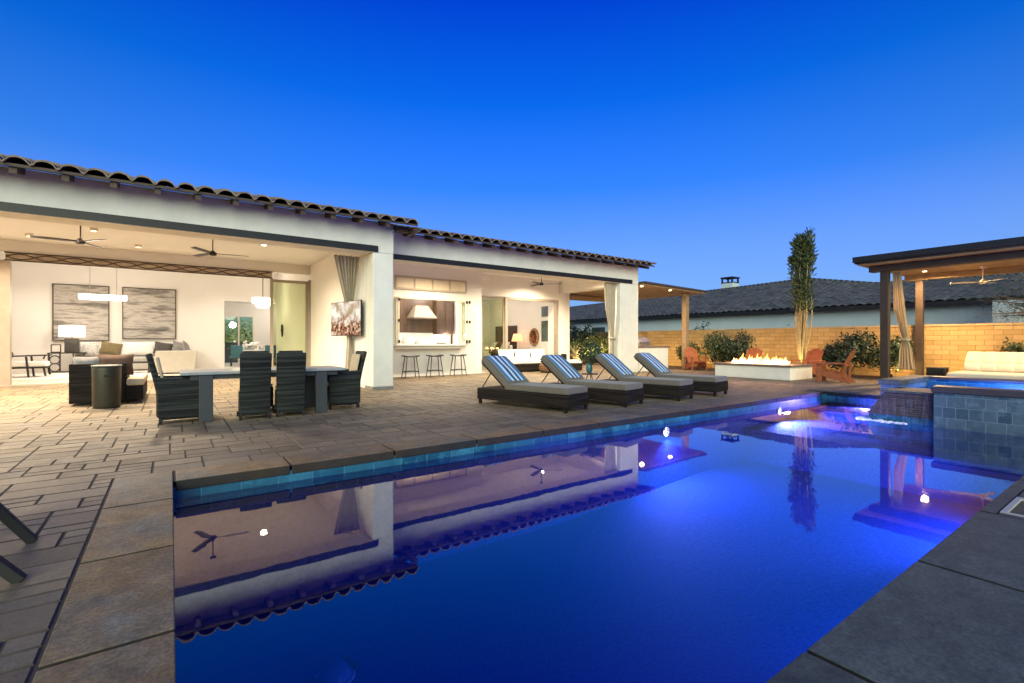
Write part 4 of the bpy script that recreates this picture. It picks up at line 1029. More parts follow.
t = thing('kitchen_island', (7.6, 16.5, .03), 'kitchen island with white worktop behind the serving window', 'island')
b = MB(); b.box(-1.1,1.1,-.35,.35,0,.94); b.build('cabinet', M['cream'], t)
b = MB(); b.box(-1.2,1.2,-.42,.42,.943,.99); b.build('worktop', M['marble'], t)
def vase(x, y, z, r, h, m, lab, nm='vase'):
    t = thing(nm, (x, y, z), lab, nm)
    b = MB(); b.lathe([(r*.6,0),(r,h*.35),(r*.9,h*.6),(r*.45,h*.85),(r*.55,h),(r*.4,h),(r*.35,h*.85)], 20); b.build('body', m, t, smooth=True)
    return t
vase(6.95, 16.45, 1.021, .17, .36, M['whitecloth'], 'round white vase on the kitchen island')
vase(7.35, 16.4, 1.021, .08, .26, M['steel'], 'slim steel vase on the kitchen island')
t = thing('bowl', (8.35, 16.4, 1.021), 'dark serving bowl at the right of the kitchen island', 'bowl')
b = MB(); b.lathe([(.06,0),(.15,.07),(.2,.13),(.19,.13),(.13,.07),(0,.03)], 24); b.build('body', M['greycloth'], t, smooth=True)
t = thing('cooker', (8.30, 17.72, .98), 'steel cooker backsplash below the range hood', 'cooker')
b = MB(); b.box(-.45,.45,.0,.3,.003,.10); b.build('hob', M['steel'], t, bevel=.01)
b = MB(); b.box(-2.4,1.5,.655,.675,.0,.58); b.build('splash_panel', M['marble'], t)
lampobj('POINT', 'cabinet_lamp', (7.0, 17.9, 1.46), 5, WARM2, .03); lampobj('POINT', 'cabinet_lamp', (9.4, 17.9, 1.46), 5, WARM2, .03)
lampobj('POINT', 'kitchen_lamp', (7.4, 16.9, 3.2), 44, WARM2, .15)
lampobj('POINT', 'kitchen_lamp', (8.9, 17.2, 3.2), 34, WARM2, .15)
lampobj('SPOT', 'hood_lamp', (8.3, 17.75, 1.93), 25, WARM2, .05, (8.3, 17.9, 0), 120)

# ================================================================== BEDROOM
t = thing('bed', (13.75, 21.3, .03), 'bed with dark headboard and rumpled white covers', 'bed', R(-90))
b = MB(); b.box(-.95,.95,-1.0,1.0,.12,.40); b.build('base', M['darkwood'], t)
b = MB(); b.box(-.93,.93,-1.0,.96,.403,.66); b.build('mattress', M['whitecloth'], t, bevel=.06)
b = MB(); b.box(-1.0,1.0,.94,.99,.2,2.0); b.build('headboard', M['darkwood'], t)
for i, (x, m) in enumerate(((-.55, M['whitecloth']), (.0, M['browncloth']), (.5, M['whitecloth']))):
    b = MB(); b.pillow((x,.55,.92), .62, .5, .24, RX(R(-25), 3, 'X')); b.build('pillow', m, t, smooth=True)
t = thing('footboard_bench', (13.0, 18.4, .03), 'carved dark bench inside the bedroom', 'bench')
b = MB(); b.box(-1.1,1.1,-.22,.22,.62,.80); b.build('seat', M['darkwood'], t, bevel=.02)
for sx in (-1, 1): b = MB(); b.box(sx*.95-.06,sx*.95+.06,-.2,.2,0,.62); b.build('leg', M['darkwood'], t)
t = thing('bedside_lamp', (14.35, 19.75, 0.03), 'glowing peach shaded standing lamp beside the bed', 'lamp')
b = MB(); b.lathe([(.30,1.18),(.20,1.55)], 24); b.build('lamp_shade', emit('peach shade', (1,.36,.16), .8), t, smooth=True, solid=.01)
b = MB(); b.lathe([(0,0),(.16,0),(.16,.03),(.03,.05),(.03,1.3),(0,1.3)], 16); b.build('stand', M['steel'], t)
lampobj('POINT', 'bedside_bulb', (14.35, 19.75, 1.5), 9, WARM2, .06)
t = thing('round_mirror', (14.72, 18.85, 1.42), 'round brown woven framed mirror on the bedroom wall', 'mirror')
b = MB(); b.tube([(0,.30*math.cos(a*.2618), .38*math.sin(a*.2618)) for a in range(25)], .07, 8); b.build('frame', wicker('rattan ring', (.22,.11,.05)), t, smooth=True)
b = MB(); b.add([(0,0,0)] + [(-.0,.27*math.cos(a*.2618), .35*math.sin(a*.2618)) for a in range(24)], [(0, 1+a, 1+(a+1) % 24) for a in range(24)]); b.build('glass', plain('mirror glass', (.12,.07,.05), .1, .1, 3, metal=.8, bump=0), t)
hbox('bedroom_window', plain('dusk pane', (.10,.13,.11), .1, .3, 3, bump=0), (14.735, 14.748, 17.75, 18.3, 1.2, 2.2)); hbox('bedroom_window', plain('dusk pane', (.10,.13,.16), .1, .3, 3, bump=0), (14.735, 14.748, 17.75, 18.3, 2.4, 2.9))
t = thing('quilted_chair', (13.9, 19.2, .03), 'pale upholstered chair beside the bedroom mirror', 'chair', R(70))
b = MB(); b.box(-.4,.4,-.4,.4,.15,.48); b.build('seat', M['sofacloth'], t, bevel=.06, seg=3)
b = MB(); b.box(-.4,.4,.3,.46,.45,1.0); b.build('backrest', M['sofacloth'], t, bevel=.06, seg=3)
for sx in (-1, 1):
    for sy in (-1, 1): b = MB(); b.box(sx*.34-.02,sx*.34+.02,sy*.34-.02,sy*.34+.02,0,.15); b.build('leg', M['blackwood'], t)
lampobj('POINT', 'bedroom_lamp', (12.4, 18.6, 3.2), 26, WARM2, .15)
lampobj('POINT', 'bedroom_lamp', (12.8, 21.0, 3.2), 18, WARM2, .15)

# ================================================================== BARBECUE RAMADA
t = thing('ramada', (18.4, 12.8, 0), 'brown timber ramada over the barbecue beside the white house', 'pergola')
def local(b, o): b.v = [(x-o[0], y-o[1], z) for x, y, z in b.v]; return b
O = (18.4, 12.8)
local(MB().box(18.29,18.51,12.69,12.91,0,3.30), O).build('post', M['beamwood'], t, bevel=.01)
local(MB().box(18.29,18.51,16.4,16.62,0,3.12), O).build('post', M['beamwood'], t, bevel=.01)
local(MB().box(14.98,18.62,16.37,16.65,3.122,3.32), O).build('beam', M['beamwood'], t, bevel=.01)
local(MB().prism([(14.97,3.40),(14.97,3.44),(19.05,3.33),(19.05,3.29)], 'y', 12.25,17.1), O).build('soffit', M['beamwood'], t)
local(MB().prism([(14.97,3.443),(19.1,3.333),(19.1,3.42),(14.97,3.54)], 'y', 12.2, 17.15), O).build('roof', M['darkwood'], t, bevel=.01)
for i, (x, y) in enumerate(((15.2, 12.55), (17.0, 12.55), (16.9, 15.6))):
    downlight(x, y, 3.388-(x-14.97)*.027, 110, ['lit downlight under the ramada nearest the white column', 'lit downlight under the ramada nearest its post', 'lit downlight under the ramada at the back'][i], bare=True, ang=165, col=(1,.64,.30))
t = thing('barbecue_counter', (16.2, 13.0, 0), 'white barbecue counter with brown stone top', 'counter')
b = MB(); b.box(-1.0,.86,-.3,.45,0,.95); b.build('body', M['stucco'], t, bevel=.01)
b = MB(); b.box(-1.02,.92,-.36,.5,.953,1.01); b.build('worktop', M['stonetop'], t, bevel=.008)
t = thing('grill', (15.75, 13.1, 1.012), 'stainless steel grill with a curved lid on the barbecue counter', 'grill')
b = MB(); b.box(-.35,.35,-.25,.28,0,.10); b.build('body', M['steel'], t)
b = MB(); b.prism([(-.25,.103),(.28,.103),(.28,.28),(.18,.36),(.0,.37),(-.15,.30),(-.25,.16)], 'x', -.34, .34); b.build('lid', M['steel'], t, bevel=.02)
b = MB(); b.tube([(-.28,-.29,.17),(.28,-.29,.17)], .015, 8); b.build('handle', M['steel'], t)

# ================================================================== RIGHT PERGOLA
PO = (16.5, 5.0)
t = thing('pergola', (16.5, 5.0, 0), 'dark brown flat roofed pergola over the white daybed', 'pergola')
pl = lambda b: local(b, PO)
pl(MB().box(16.40,16.60,4.90,5.09,0,3.18)).build('post', M['postwood'], t, bevel=.01)
pl(MB().box(19.73,19.91,4.98,5.17,0,3.18)).build('post', M['postwood'], t, bevel=.01)
pl(MB().box(16.40,16.62,-1.2,-.98,0,3.18)).build('post', M['postwood'], t, bevel=.01)
pl(MB().box(16.37,16.65,-1.6,5.35,3.183,3.36)).build('beam', M['postwood'], t, bevel=.01)
pl(MB().box(19.72,19.92,-1.6,5.45,3.123+.06,3.36)).build('beam', M['beamwood'], t, bevel=.01)
pl(MB().box(16.0,20.4,-1.8,5.5,3.363,3.40)).build('soffit', M['beamwood'], t)
pl(MB().prism([(15.92,3.403),(20.45,3.403),(20.45,3.60),(15.92,3.56)], 'y', -1.9, 5.56)).build('roof', M['darkmetal'], t, bevel=.02)
pl(MB().box(15.86,15.918,-1.9,5.58,3.44,3.60)).build('gutter', M['darkmetal'], t, bevel=.015)
downlight(18.9, 4.72, 3.360, 330, 'lit downlight under the right pergola above the ivory curtain', col=(1,.64,.30), ang=172, bare=True, blend=.35)
downlight(18.3, 1.5, 3.360, 260, 'lit downlight under the right pergola above the daybed', col=(1,.64,.30), ang=165)
ceiling_fan(19.0, 3.44, 3.363, .46, R(-10), 'pale ceiling fan under the right pergola', mat=M['cream'], bl=.62)
curtain('curtain', lerpk([(0, (16.75,4.80,3.15)), (.4, (16.75,4.74,2.1)), (.66, (16.75,4.60,1.31)), (.70, (16.75,4.60,1.2)), (1, (16.75,4.58,.42))]),
        lerpk([(0, (0,.09,0)), (.4, (0,.13,0)), (.62, (0,.085,0)), (.66, (0,.06,0)), (.70, (0,.07,0)), (.85, (0,.15,0)), (1, (0,.21,0))]), lerpk([(0, (.04,0,0)), (.66, (.04,0,0)), (1, (.06,0,0))]),
        .42, 3.15, M['sheer'], 'ivory curtain knotted and hanging from the right pergola', 5, tie=.68)
t = thing('daybed', (18.3, 2.5, 0), 'wide daybed with tufted ivory back cushion under the pergola', 'daybed')
b = MB(); b.box(-1.1,.9,-2.2,1.35,.05,.20); b.build('base', M['wickerbrown'], t, bevel=.02)
b = MB(); b.box(-1.1,.9,-2.2,1.35,.203,.36); b.build('seat_cushion', M['quilt'], t, bevel=.06, seg=3)
b = MB()
def tuft(u, v):
    y = -2.15 + u*3.4; s = v*.85; th = .12*(math.sin(math.pi*min(1, max(0, v)))**.35)
    ph = u*10; d = .045*abs(math.sin(ph*math.pi))**.5*abs(math.sin((v*2.6+.1)*math.pi))**.4
    return (.22 + s*.55 - (th+d)*.8, y, .365 + s*.62 + (th+d)*.35)
b.grid(tuft, 160, 40)
b.grid(lambda u, v: (.22 + v*.85*.55 + .05, -2.15+u*3.4, .36 + v*.85*.62), 8, 3)
b.build('back_cushion', M['quilt'], t, smooth=True)
t = thing('planter_box', (18.6, 4.35, 0), 'dark square box table beside the daybed', 'side table')
b = MB(); b.box(-.25,.25,-.2,.2,.0,.40); b.build('body', M['wicker'], t, bevel=.01)
b = MB(); b.box(-.27,.27,-.22,.22,.403,.43); b.build('tabletop', M['greyleg'], t, bevel=.006)

# ================================================================== FIRE PIT
t = thing('fire_pit', (15.5, 7.1, 0), 'long white fire pit with brown stone cap', 'fire pit')
b = MB(); b.box(0,1.5,0,2.5,0,.40); b.build('body', M['stucco'], t, bevel=.01)
b = MB(); b.box(-.05,1.55,-.05,.42,.403,.46); b.box(-.05,1.55,2.13,2.55,.403,.46); b.box(-.05,.42,.42,2.13,.403,.46); b.box(1.08,1.55,.42,2.13,.403,.46); b.build('capstone', M['stonetop'], t, bevel=.008)
b = MB()
for k in range(150): 
    r = rnd.uniform(.02,.045); b.lathe([(0,-r*.5),(r,0),(0,r*.6)], 6, (rnd.uniform(.45,1.05), rnd.uniform(.45,2.1), .405+rnd.uniform(0,.03)))
o = b.build('fire_glass', M['black'], t); o['kind'] = 'stuff'
b = MB(); fr = random.Random(21)
for k in range(100):
    y = .42+1.72*k/99+fr.uniform(-.05,.05); x = .72+fr.gauss(0,.13); h = fr.uniform(.07,.20)+.20*fr.random()**4; r = fr.uniform(.028,.06)
    sx, sy = fr.uniform(-.05,.05), fr.uniform(-.07,.07); n = 8; prof = [(.45,0),(.95,.14),(1,.28),(.8,.5),(.45,.74),(.16,.92),(.01,1)]
    base = len(b.v)
    for (rr_, zz) in prof:
        for q in range(n):
            a = 2*math.pi*q/n; b.v.append((x+sx*zz*zz+rr_*r*math.cos(a)+.02*math.sin(zz*6+k), y+sy*zz*zz+rr_*r*1.15*math.sin(a)+.015*math.sin(zz*7+k*2), zz*h))
    for i in range(len(prof)-1):
        for q in range(n): b.f.append((base+i*n+q, base+i*n+(q+1) % n, base+(i+1)*n+(q+1) % n, base+(i+1)*n+q))
fl = b.build('flames', M['flame'], None, smooth=True); fl.location = (15.5, 7.1, .44)
tag(fl, 'row of bright flames burning along the fire pit', 'fire', kind='stuff')
for k in range(4): lampobj('POINT', 'fire_glow', (16.22, 7.55+.58*k, .72), 16, (1,.50,.18), .12)

# adirondack chairs: face local +y
def adirondack(x, y, rz, lab):
    t = thing('adirondack_chair', (x, y, 0), lab, 'garden chair', rz, 'orange timber garden chairs round the fire pit')
    m = M['redwood']
    for sx in (-1, 1):
        b = MB(); b.prism([(.40,.24),(.40,.38),(-.20,.26),(-.48,.03),(-.48,0),(-.38,0)], 'x', sx*.26-.016, sx*.26+.016); b.build('side_rail', m, t)
        b = MB(); b.box(sx*.295-.018, sx*.295+.018, .26, .37, 0, .54); b.build('front_leg', m, t)
        b = MB(); b.prism([(-.38,.54),(.46,.54),(.46,.565),(-.38,.565)], 'x', sx*.33-.07, sx*.33+.07); b.build('armrest', m, t, bevel=.006)
        b = MB(); b.bar((sx*.31,-.36,.54),(sx*.28,-.33,.12),.035,.05); b.build('back_strut', m, t)
    b = MB()
    for k in range(5):
        yy = .36-k*.115; zz = .375-k*.024; b.box(-.24,.24,yy-.045,yy+.045,zz,zz+.022)
    b.build('seat', m, t)
    b = MB()
    for k in range(6):
        xx = (k-2.5)*.093; h = .86 - .012*(abs(k-2.5))**2*1.5
        a0 = Vector((xx*.85,-.17,.25)); d = Vector((0,-math.sin(R(26)),math.cos(R(26))))
        b.bar(a0, a0+d*h*.92+Vector((xx*.2,0,0)), .084, .02, up=(0,1,0))
    b.build('backrest', m, t)
    b = MB(); b.bar((-.27,-.315,.50),(.27,-.315,.50),.06,.03); b.build('back_brace', m, t)
    return t
a0 = adirondack(17.95, 12.0, R(150), 'orange timber garden chair beside the ramada post')
dup(a0, (17.75, 9.55, 0), R(100), 'orange timber garden chair directly behind the flames')
dup(a0, (17.6, 7.55, 0), R(75), 'orange timber garden chair behind the right end of the fire pit')
dup(a0, (16.05, 6.12, 0), R(8), 'orange timber garden chair in front at the right of the fire pit')

# ================================================================== BLOCK WALL, PLANTING
t = thing('block_wall', (20.1, 8.0, 0), 'long tan block garden wall behind the fire pit', 'wall')
b = MB(); b.box(0,.2,-22,30,-.05,1.68); b.build('blocks', M['brickwall'], t)
b = MB(); b.box(-.02,.22,-22,30,1.683,1.75); b.build('cap', brick('tan cap', (.42,.30,.15), (.5,.36,.19), (.26,.18,.09), .40, 4, 'YZ', ms=.008), t, bevel=.006)
struct('planting_bed', MB().box(17.95, 20.08, 5.4, 26, -.05, .01), M['soil']); bpy.data.objects['planting_bed']['kind'] = 'structure'
struct('planting_strip', MB().box(15.2, 17.94, 18.3, 26, -.05, .008), M['soil'])

def leaves(b, c, rad, n, size, rr, shell=.5, lobes=6, squash=1.0):
    cs = [Vector((0,0,0))]
    for k in range(lobes):
        a = rr.uniform(0, 2*math.pi); cs.append(Vector((math.cos(a)*rad[0]*.55, math.sin(a)*rad[1]*.55, rr.uniform(-.35,.55)*rad[2])))
    for k in range(n):
        o = rr.choice(cs); d = Vector((rr.gauss(0,1), rr.gauss(0,1), rr.gauss(0,1))).normalized()
        q = (shell + (1-shell)*rr.random())*rr.uniform(.75, 1.12)
        s = .62 if o is not cs[0] else .8
        p = Vector(c) + o + Vector((d.x*rad[0]*s*q, d.y*rad[1]*s*q, d.z*rad[2]*s*q))
        nrm = (d + Vector((rr.gauss(0,.7), rr.gauss(0,.7), rr.gauss(.2,.7)))).normalized()
        u = nrm.orthogonal().normalized(); u = Matrix.Rotation(rr.uniform(0, 6.28), 3, nrm) @ u; w = nrm.cross(u)
        L = size*rr.uniform(.6,1.35); W = L*.42
        b.add([p-u*L*.5, p-u*.05*L+w*W*.5, p+u*L*.5, p-u*.05*L-w*W*.5], [(0,1,2,3)])
def shrub(name, x, y, r, h, n, size, mat, lab, seed, z0=.0, cat='shrub', group=None, stem=True):
    rr = random.Random(seed); t = thing(name, (x, y, z0), lab, cat, group=group)
    b = MB(); leaves(b, (0,0,h*.56), (r, r, h*.5), n, size, rr, .45, 7); b.build('foliage', mat, t, fix=False)
    if stem:
        b = MB()
        for k in range(6):
            a = rr.uniform(0, 6.28); q = rr.uniform(.3,.75)
            b.tube([(0,0,0),(math.cos(a)*r*q*.4, math.sin(a)*r*q*.4, h*.3),(math.cos(a)*r*q, math.sin(a)*r*q, h*rr.uniform(.6,.9))], [.025,.018,.008], 5)
        b.build('stems', M['trunk'], t)
    return t
shrub('shrub', 19.1, 11.75, .78, 1.6, 1700, .15, M['leaf'], 'loose dark shrub behind the left garden chair', 1)
shrub('shrub', 18.9, 10.75, .6, 1.55, 1500, .13, M['leaf3'], 'dark shrub arching right over the block wall near the left garden chair', 2)
shrub('shrub', 19.15, 13.15, .55, 1.15, 1500, .12, M['leaf2'], 'yellow green shrub behind the ramada post', 3)
shrub('shrub', 18.9, 6.75, .82, 1.6, 3000, .14, M['leaf3'], 'dense dark shrub behind the right end of the fire pit', 4)
shrub('shrub', 19.0, 5.75, .65, 1.25, 1900, .13, M['leaf'], 'smaller green shrub left of the pergola post', 5)
shrub('shrub', 19.62, 2.75, .42, 1.25, 1100, .11, M['leaf'], 'shrub against the block wall behind the daybed', 6)
shrub('shrub', 19.62, 1.6, .5, 1.75, 1300, .12, M['leaf'], 'taller shrub at the right edge behind the daybed', 7)
shrub('shrub', 18.7, 18.2, 1.0, 1.7, 3000, .16, M['leaf2'], 'bright yellow green bush seen through the patio opening', 9)
shrub('shrub', 18.8, 20.0, 1.1, 2.1, 3000, .18, M['leaf'], 'tall green bush at the left of the patio opening view', 10)
shrub('shrub', 22.0, 14.3, .5, 2.35, 500, .16, M['leaf3'], 'dark shrub showing above the block wall beside the white column', 13)
shrub('shrub', 22.6, 9.9, 1.0, 2.0, 500, .10, M['leaf3'], 'low dark plant showing just above the block wall behind the fire', 14)
t = thing('grass_tuft', (16.4, 17.6, .0), 'pale ornamental grass tuft near the patio opening', 'grass')
b = MB(); rr = random.Random(4)
for k in range(70):
    a = rr.uniform(0, 6.28); l = rr.uniform(.6,1.2); o = rr.uniform(.2,.55)
    b.tube([(0,0,0),(math.cos(a)*o*.35,math.sin(a)*o*.35,l*.6),(math.cos(a)*o,math.sin(a)*o,l)], [.008,.007,.002], 3)
b.build('blades', plain('pale grass', (.42,.36,.20), .9, .2, 5), t)
# ocotillo
t = thing('ocotillo', (18.35, 8.0, 0), 'tall slender ocotillo with leafy tops behind the fire pit', 'tree')
rr = random.Random(12); fo = MB()
for k in range(18):
    a = rr.uniform(0, 6.28); o = .05+.27*math.sqrt(rr.random()); h = rr.choice((rr.uniform(4.75,5.3), rr.uniform(4.6,5.2), rr.uniform(3.7,4.6)))
    def pp(z, a=a, o=o, h=h):
        f = z/h; w = o*(min(1, f*1.9)**.8)*(1-.30*math.exp(-((f-.62)/.09)**2))*(1.0+.15*math.sin(f*7+a)); return Vector((math.cos(a+.5*f)*w + .03*math.sin(z*3+a), math.sin(a+.5*f)*w + .03*math.cos(z*2.6+a), z))
    b = MB(); b.tube([pp(h*i/12) for i in range(13)], [.028-.0014*i for i in range(13)], 6); b.build('stem', M['stem'], t, smooth=True)
    for i in range(430):
        z = min(h*.995, max(2.3, rr.gauss(4.35,.45) if rr.random() < .68 else rr.gauss(2.95,.38))); p = pp(z); d = Vector((rr.gauss(0,1),rr.gauss(0,1),rr.gauss(.4,.8))).normalized(); p = p+d*rr.uniform(.0,.13)
        u = (d+Vector((0,0,.8))).normalized(); w = u.cross(Vector((rr.gauss(0,1),rr.gauss(0,1),.1))).normalized(); L = rr.uniform(.05,.20)
        fo.add([p, p+u*L*.5+w*L*.16, p+u*L, p+u*L*.5-w*L*.16], [(0,1,2,3)])
    for i in range(8):
        z = h*rr.uniform(.2,.5); p = pp(z); d = Vector((rr.gauss(0,1),rr.gauss(0,1),rr.gauss(.4,.8))).normalized(); u = d; w = u.orthogonal().normalized(); L = rr.uniform(.03,.07)
        fo.add([p, p+u*L*.5+w*L*.2, p+u*L, p+u*L*.5-w*L*.2], [(0,1,2,3)])
fo.build('foliage', M['leaf'], t, fix=False)
# feathery tree at the right edge
t = thing('feathery_tree', (22.2, 2.0, 0), 'wispy desert tree leaning in at the right edge', 'tree')
rr = random.Random(31); tb = MB(); tb.tube([(0,0,0),(.05,.1,1.2),(.0,.3,2.2)], [.12,.10,.07], 8); tb.build('trunk', M['trunk'], t, smooth=True)
fo = MB(); lim = MB()
for k in range(26):
    a = rr.uniform(-.3, 3.4); l = rr.uniform(1.0,2.3); z0 = rr.uniform(1.6,2.3)
    P0 = Vector((0,.3,z0)); d = Vector((math.cos(a)*.6, math.sin(a), rr.uniform(.0,.75))).normalized()
    pts = [P0 + d*l*i/6 + Vector((rr.gauss(0,.04),rr.gauss(0,.04),-.05*(i/6)**2*l)) for i in range(7)]
    lim.tube(pts, [.03-.004*i for i in range(7)], 4)
    for i in range(150):
        p = pts[rr.randint(1,6)] + Vector((rr.gauss(0,.16),rr.gauss(0,.16),rr.gauss(0,.14)))
        u = Vector((rr.gauss(0,1),rr.gauss(0,1),rr.gauss(0,.6))).normalized(); w = u.orthogonal().normalized(); L = rr.uniform(.05,.14)
        fo.add([p, p+u*L*.5+w*L*.10, p+u*L, p+u*L*.5-w*L*.10], [(0,1,2,3)])
lim.build('limbs', M['trunk'], t); fo.build('crown', M['leaf4'], t, fix=False)

# garden uplights
def uplight(x, y, e, tgt, lab, ang=110, col=(1,.62,.22)):
    t = thing('garden_uplight', (x, y, .01), lab, 'garden light', group='small garden uplights')
    b = MB(); b.lathe([(0,0),(.035,0),(.045,.10),(.045,.14),(.04,.14),(0,.13)], 14); b.build('housing', M['darkmetal'], t)
    b = MB(); b.lathe([(0,.132),(.038,.132),(.038,.137),(0,.139)], 14); b.build('lens', M['lens'], t)
    lampobj('SPOT', 'uplight_lamp', (x, y, .17), e, col, .04, tgt, ang, .9)
for i, (y, e, nm) in enumerate(((14.6, 22, 'by the ramada'), (12.3, 24, 'behind the left shrub'), (10.2, 28, 'left of the flames'), (8.2, 18, 'right of the ocotillo'), (5.6, 24, 'left of the pergola'), (3.9, 34, 'behind the pergola curtain'), (2.0, 26, 'behind the daybed'))):
    uplight(19.0, y, e*1.2, (20.1, y, 1.0), 'small bronze uplight washing the block wall ' + nm, 160)
uplight(18.05, 7.9, 55, (18.35, 8.03, 3), 'small bronze uplight at the foot of the ocotillo', 60)
uplight(16.3, 16.6, 160, (17.4, 17.6, 1.0), 'small bronze uplight near the patio opening', 140, (1,.75,.4))
uplight(17.7, 18.0, 220, (19.2, 18.8, 1.5), 'small bronze uplight among the bushes by the patio opening', 140, (1,.75,.4))

# ================================================================== NEIGHBOUR HOUSE
nh = thing('neighbour_house', (27.0, 14.0, 0), 'long low neighbouring house with grey barrel tiled roof', 'house')
NO = (27.0, 14.0)
local(MB().box(27.0, 39, 3.0, 44, 0, 2.9), NO).build('wall', M['nwall'], nh)
def nroof():
    b = MB(); rr = random.Random(8); ex, rx = 26.5, 33.5; ez = 2.9
    ridge = [(2.0,4.35),(10.6,4.5),(14.2,5.15),(14.8,5.15),(20,5.0),(44.5,4.45)]
    def rz(y):
        for (a, p), (c, q) in zip(ridge, ridge[1:]):
            if y <= c: return p+(q-p)*max(0, (y-a))/(c-a)
        return ridge[-1][1]
    rows = 18; sp = .36; y = 2.0; per = 6
    ncol = int((44.5-2.0)/sp)
    for r in range(rows):
        f0, f1 = r/rows, (r+1)/rows+.004
        for c in range(ncol):
            tn = rr.random(); jz = rr.uniform(-.012,.012)
            for k in range(per):
                ya = 2.0 + (c+k/per)*sp; yb = 2.0 + (c+(k+1)/per)*sp
                def pt(yq, kk, f, lift):
                    h = .075*abs(math.sin(math.pi*kk/per))**.7
                    return (ex+(rx-ex)*f, yq, ez+(rz(yq)-ez)*f + h + lift + jz)
                b.add([pt(ya,k,f0,.04), pt(yb,k+1,f0,.04), pt(yb,k+1,f1,0), pt(ya,k,f1,0), pt(ya,k,f0,.0), pt(yb,k+1,f0,.0)], [(0,3,2,1),(0,1,5,4)], tn)
    return b, rz
nb, nrz = nroof()
ro = local(nb, NO).build('roof', M['nrooftile'], nh, fix=False)
b = MB(); b.add([(33.5,2,2.0),(33.5,44.5,2.0),(33.5,44.5,4.45),(33.5,20,5.0),(33.5,14.8,5.15),(33.5,14.2,5.15),(33.5,10.6,4.5),(33.5,2,4.35)], [tuple(range(8))])
b.add([(33.5,2,4.35),(33.5,10.6,4.5),(40,10.6,2.9),(40,2,2.9)], [(0,1,2,3)]); b.add([(33.5,10.6,4.5),(33.5,14.5,5.15),(33.5,44.5,4.45),(40,44.5,2.9),(40,10.6,2.9)], [(0,1,2,3,4)])
local(b, NO).build('back_slope', M['nrooftile'], ro, fix=False)
b = MB()
for k in range(140):
    yy = 2.2+k*.3; b.tube([(33.5,yy,nrz(yy)+.05),(33.5,yy+.33,nrz(yy+.33)+.075)], .10, 7)
local(b, NO).build('ridge_tiles', M['nrooftile'], ro, smooth=True)
b = MB(); b.box(26.5,26.56,2,44.5,2.72,2.90); b.box(26.56,27.0,2,44.5,2.78,2.80); local(b, NO).build('fascia', M['darkmetal'], nh)
b = MB(); b.box(34.6,35.5,20.0,20.9,3.6,5.65); local(b, NO).build('chimney', M['nwall'], nh)
b = MB(); b.box(34.55,35.55,19.95,20.95,6.02,6.12)
for sx in (34.6, 35.4):
    for sy in (20.0, 20.8): b.box(sx, sx+.1, sy, sy+.1, 5.652, 6.02)
b.box(34.58,35.52,19.98,20.92,5.652,5.72); local(b, NO).build('chimney_cap', M['darkmetal'], nh)
b = MB(); b.box(26.98,26.995,24.0,25.0,1.3,2.2); b.box(26.98,26.995,27.5,28.5,1.3,2.2); 
w1 = local(MB().box(26.97,26.997,25.8,27.2,1.5,2.3), NO).build('window', plain('dark pane', (.03,.04,.045), .15, .2, 3, bump=0), nh)
w2 = local(MB().box(26.97,26.997,22.6,24.2,1.5,2.3), NO).build('window', plain('dark pane', (.03,.04,.045), .15, .2, 3, bump=0), nh)
nw = thing('garden_wing', (24.6, 4.2, 0), 'pale blue grey stucco wing rising behind the wall near the right pergola', 'outbuilding')
b = MB(); b.box(0,1.6,-1.0,-.0,0,2.72); b.build('wall', M['nwall'], nw)
b = MB(); b.box(-.05,1.65,-1.05,.05,2.723,2.80); b.build('coping', M['darkmetal'], nw)

# garden hedge outside the dining room's back door
t = thing('hedge', (3.2, 32.0, 0), 'green hedge outside the glass doors of the dining room', 'hedge')
b = MB(); rr = random.Random(77)
for k in range(8): leaves(b, (-2.4+k*.75, rr.uniform(-.2,.2), 1.4), (.7,.5,1.3), 260, .16, rr, .4, 4)
b.build('foliage', M['leaf2'], t, fix=False)
lampobj('POINT', 'hedge_lamp', (3.0, 31.0, 2.6), 40, (1,.85,.5), .1)

# ================================================================== SKY AND SUN
w = bpy.data.worlds.new("World"); S.world = w; w.use_nodes = True
nt = w.node_tree; bg = nt.nodes['Background']
sky = nt.nodes.new('ShaderNodeTexSky'); sky.sky_type = 'NISHITA'; sky.sun_disc = False
SUN_EL, SUN_ROT = R(3.0), R(215)
sky.sun_elevation = SUN_EL; sky.sun_rotation = SUN_ROT; sky.altitude = 200; sky.air_density = 1.0; sky.dust_density = .3; sky.ozone_density = 6.0
mul = nt.nodes.new('ShaderNodeMix'); mul.data_type = 'RGBA'; mul.blend_type = 'MULTIPLY'; mul.inputs[0].default_value = 1
nt.links.new(sky.outputs[0], mul.inputs[6]); mul.inputs[7].default_value = (.02, .40, 1.40, 1)
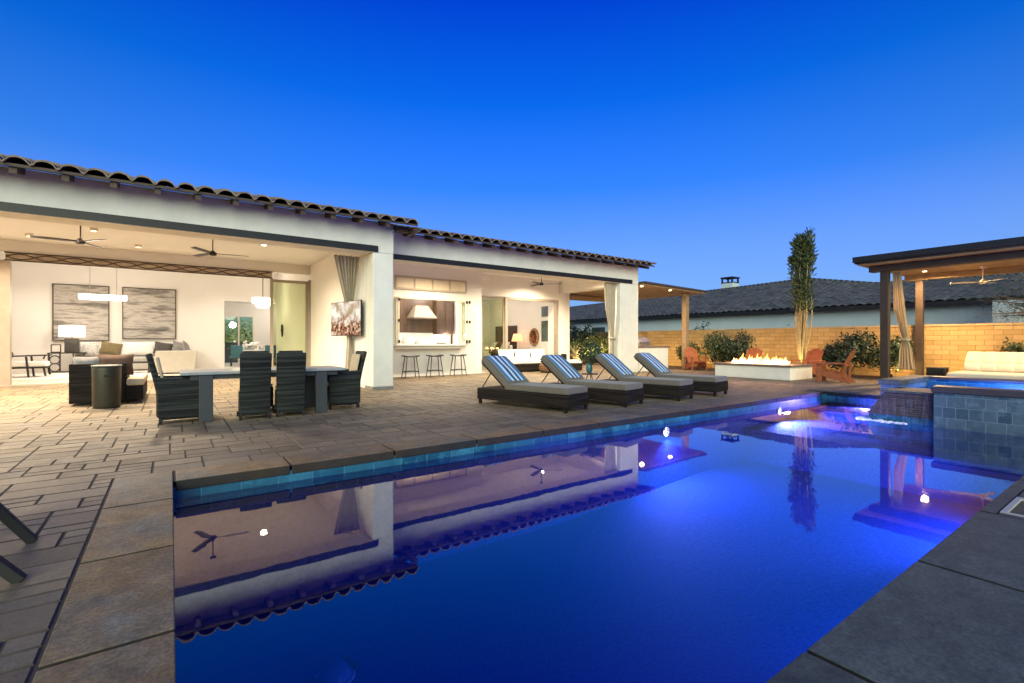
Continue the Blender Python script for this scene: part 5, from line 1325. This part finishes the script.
# dusk afterglow: the pale band of air above the horizon
tc = nt.nodes.new('ShaderNodeTexCoord'); sxyz = nt.nodes.new('ShaderNodeSeparateXYZ'); nt.links.new(tc.outputs['Generated'], sxyz.inputs[0])
rp = nt.nodes.new('ShaderNodeValToRGB'); el = rp.color_ramp.elements
for _ in range(4): el.new(.5)
for i, (q, c) in enumerate(((0, (.105,.115,.02)), (.10, (.080,.118,.0)), (.18, (.058,.100,.0)), (.30, (.014,.058,.0)), (.44, (.001,.030,0)), (.58, (0,.002,0)))):
    el[i].position = q; el[i].color = (*c, 1)
nt.links.new(sxyz.outputs[2], rp.inputs[0])
glow = nt.nodes.new('ShaderNodeMix'); glow.data_type = 'RGBA'; glow.blend_type = 'MULTIPLY'; glow.inputs[0].default_value = 1; glow.clamp_result = False
nt.links.new(rp.outputs[0], glow.inputs[6]); glow.inputs[7].default_value = (6.6, 6.6, 6.6, 1)
add = nt.nodes.new('ShaderNodeMix'); add.data_type = 'RGBA'; add.blend_type = 'ADD'; add.inputs[0].default_value = 1
nt.links.new(mul.outputs[2], add.inputs[6]); nt.links.new(glow.outputs[2], add.inputs[7])
nt.links.new(add.outputs[2], bg.inputs[0]); bg.inputs[1].default_value = .15
sl = bpy.data.lights.new('sun', 'SUN'); sl.energy = 1.75; sl.angle = R(60); sl.color = (.97, 1, .60)
so = bpy.data.objects.new('sun', sl); C.objects.link(so)
# light travels from behind the camera towards the house
d = Vector((.52, .78, -.22)); so.rotation_euler = d.to_track_quat('-Z', 'Y').to_euler()

# ================================================================== RENDER SETTINGS
S.view_settings.view_transform = 'Standard'; S.view_settings.look = 'None'; S.view_settings.exposure = 1.4; S.view_settings.gamma = 1
S.view_settings.use_curve_mapping = False
S.render.engine = 'CYCLES'
cy = S.cycles
cy.use_denoising = True
try: cy.denoiser = 'OPENIMAGEDENOISE'; cy.denoising_input_passes = 'RGB_ALBEDO_NORMAL'; cy.denoising_prefilter = 'ACCURATE'
except Exception: pass
cy.max_bounces = 8; cy.diffuse_bounces = 4; cy.glossy_bounces = 4; cy.transmission_bounces = 6; cy.transparent_max_bounces = 12
cy.caustics_reflective = False; cy.caustics_refractive = False
cy.sample_clamp_indirect = 4.0; cy.use_light_tree = True
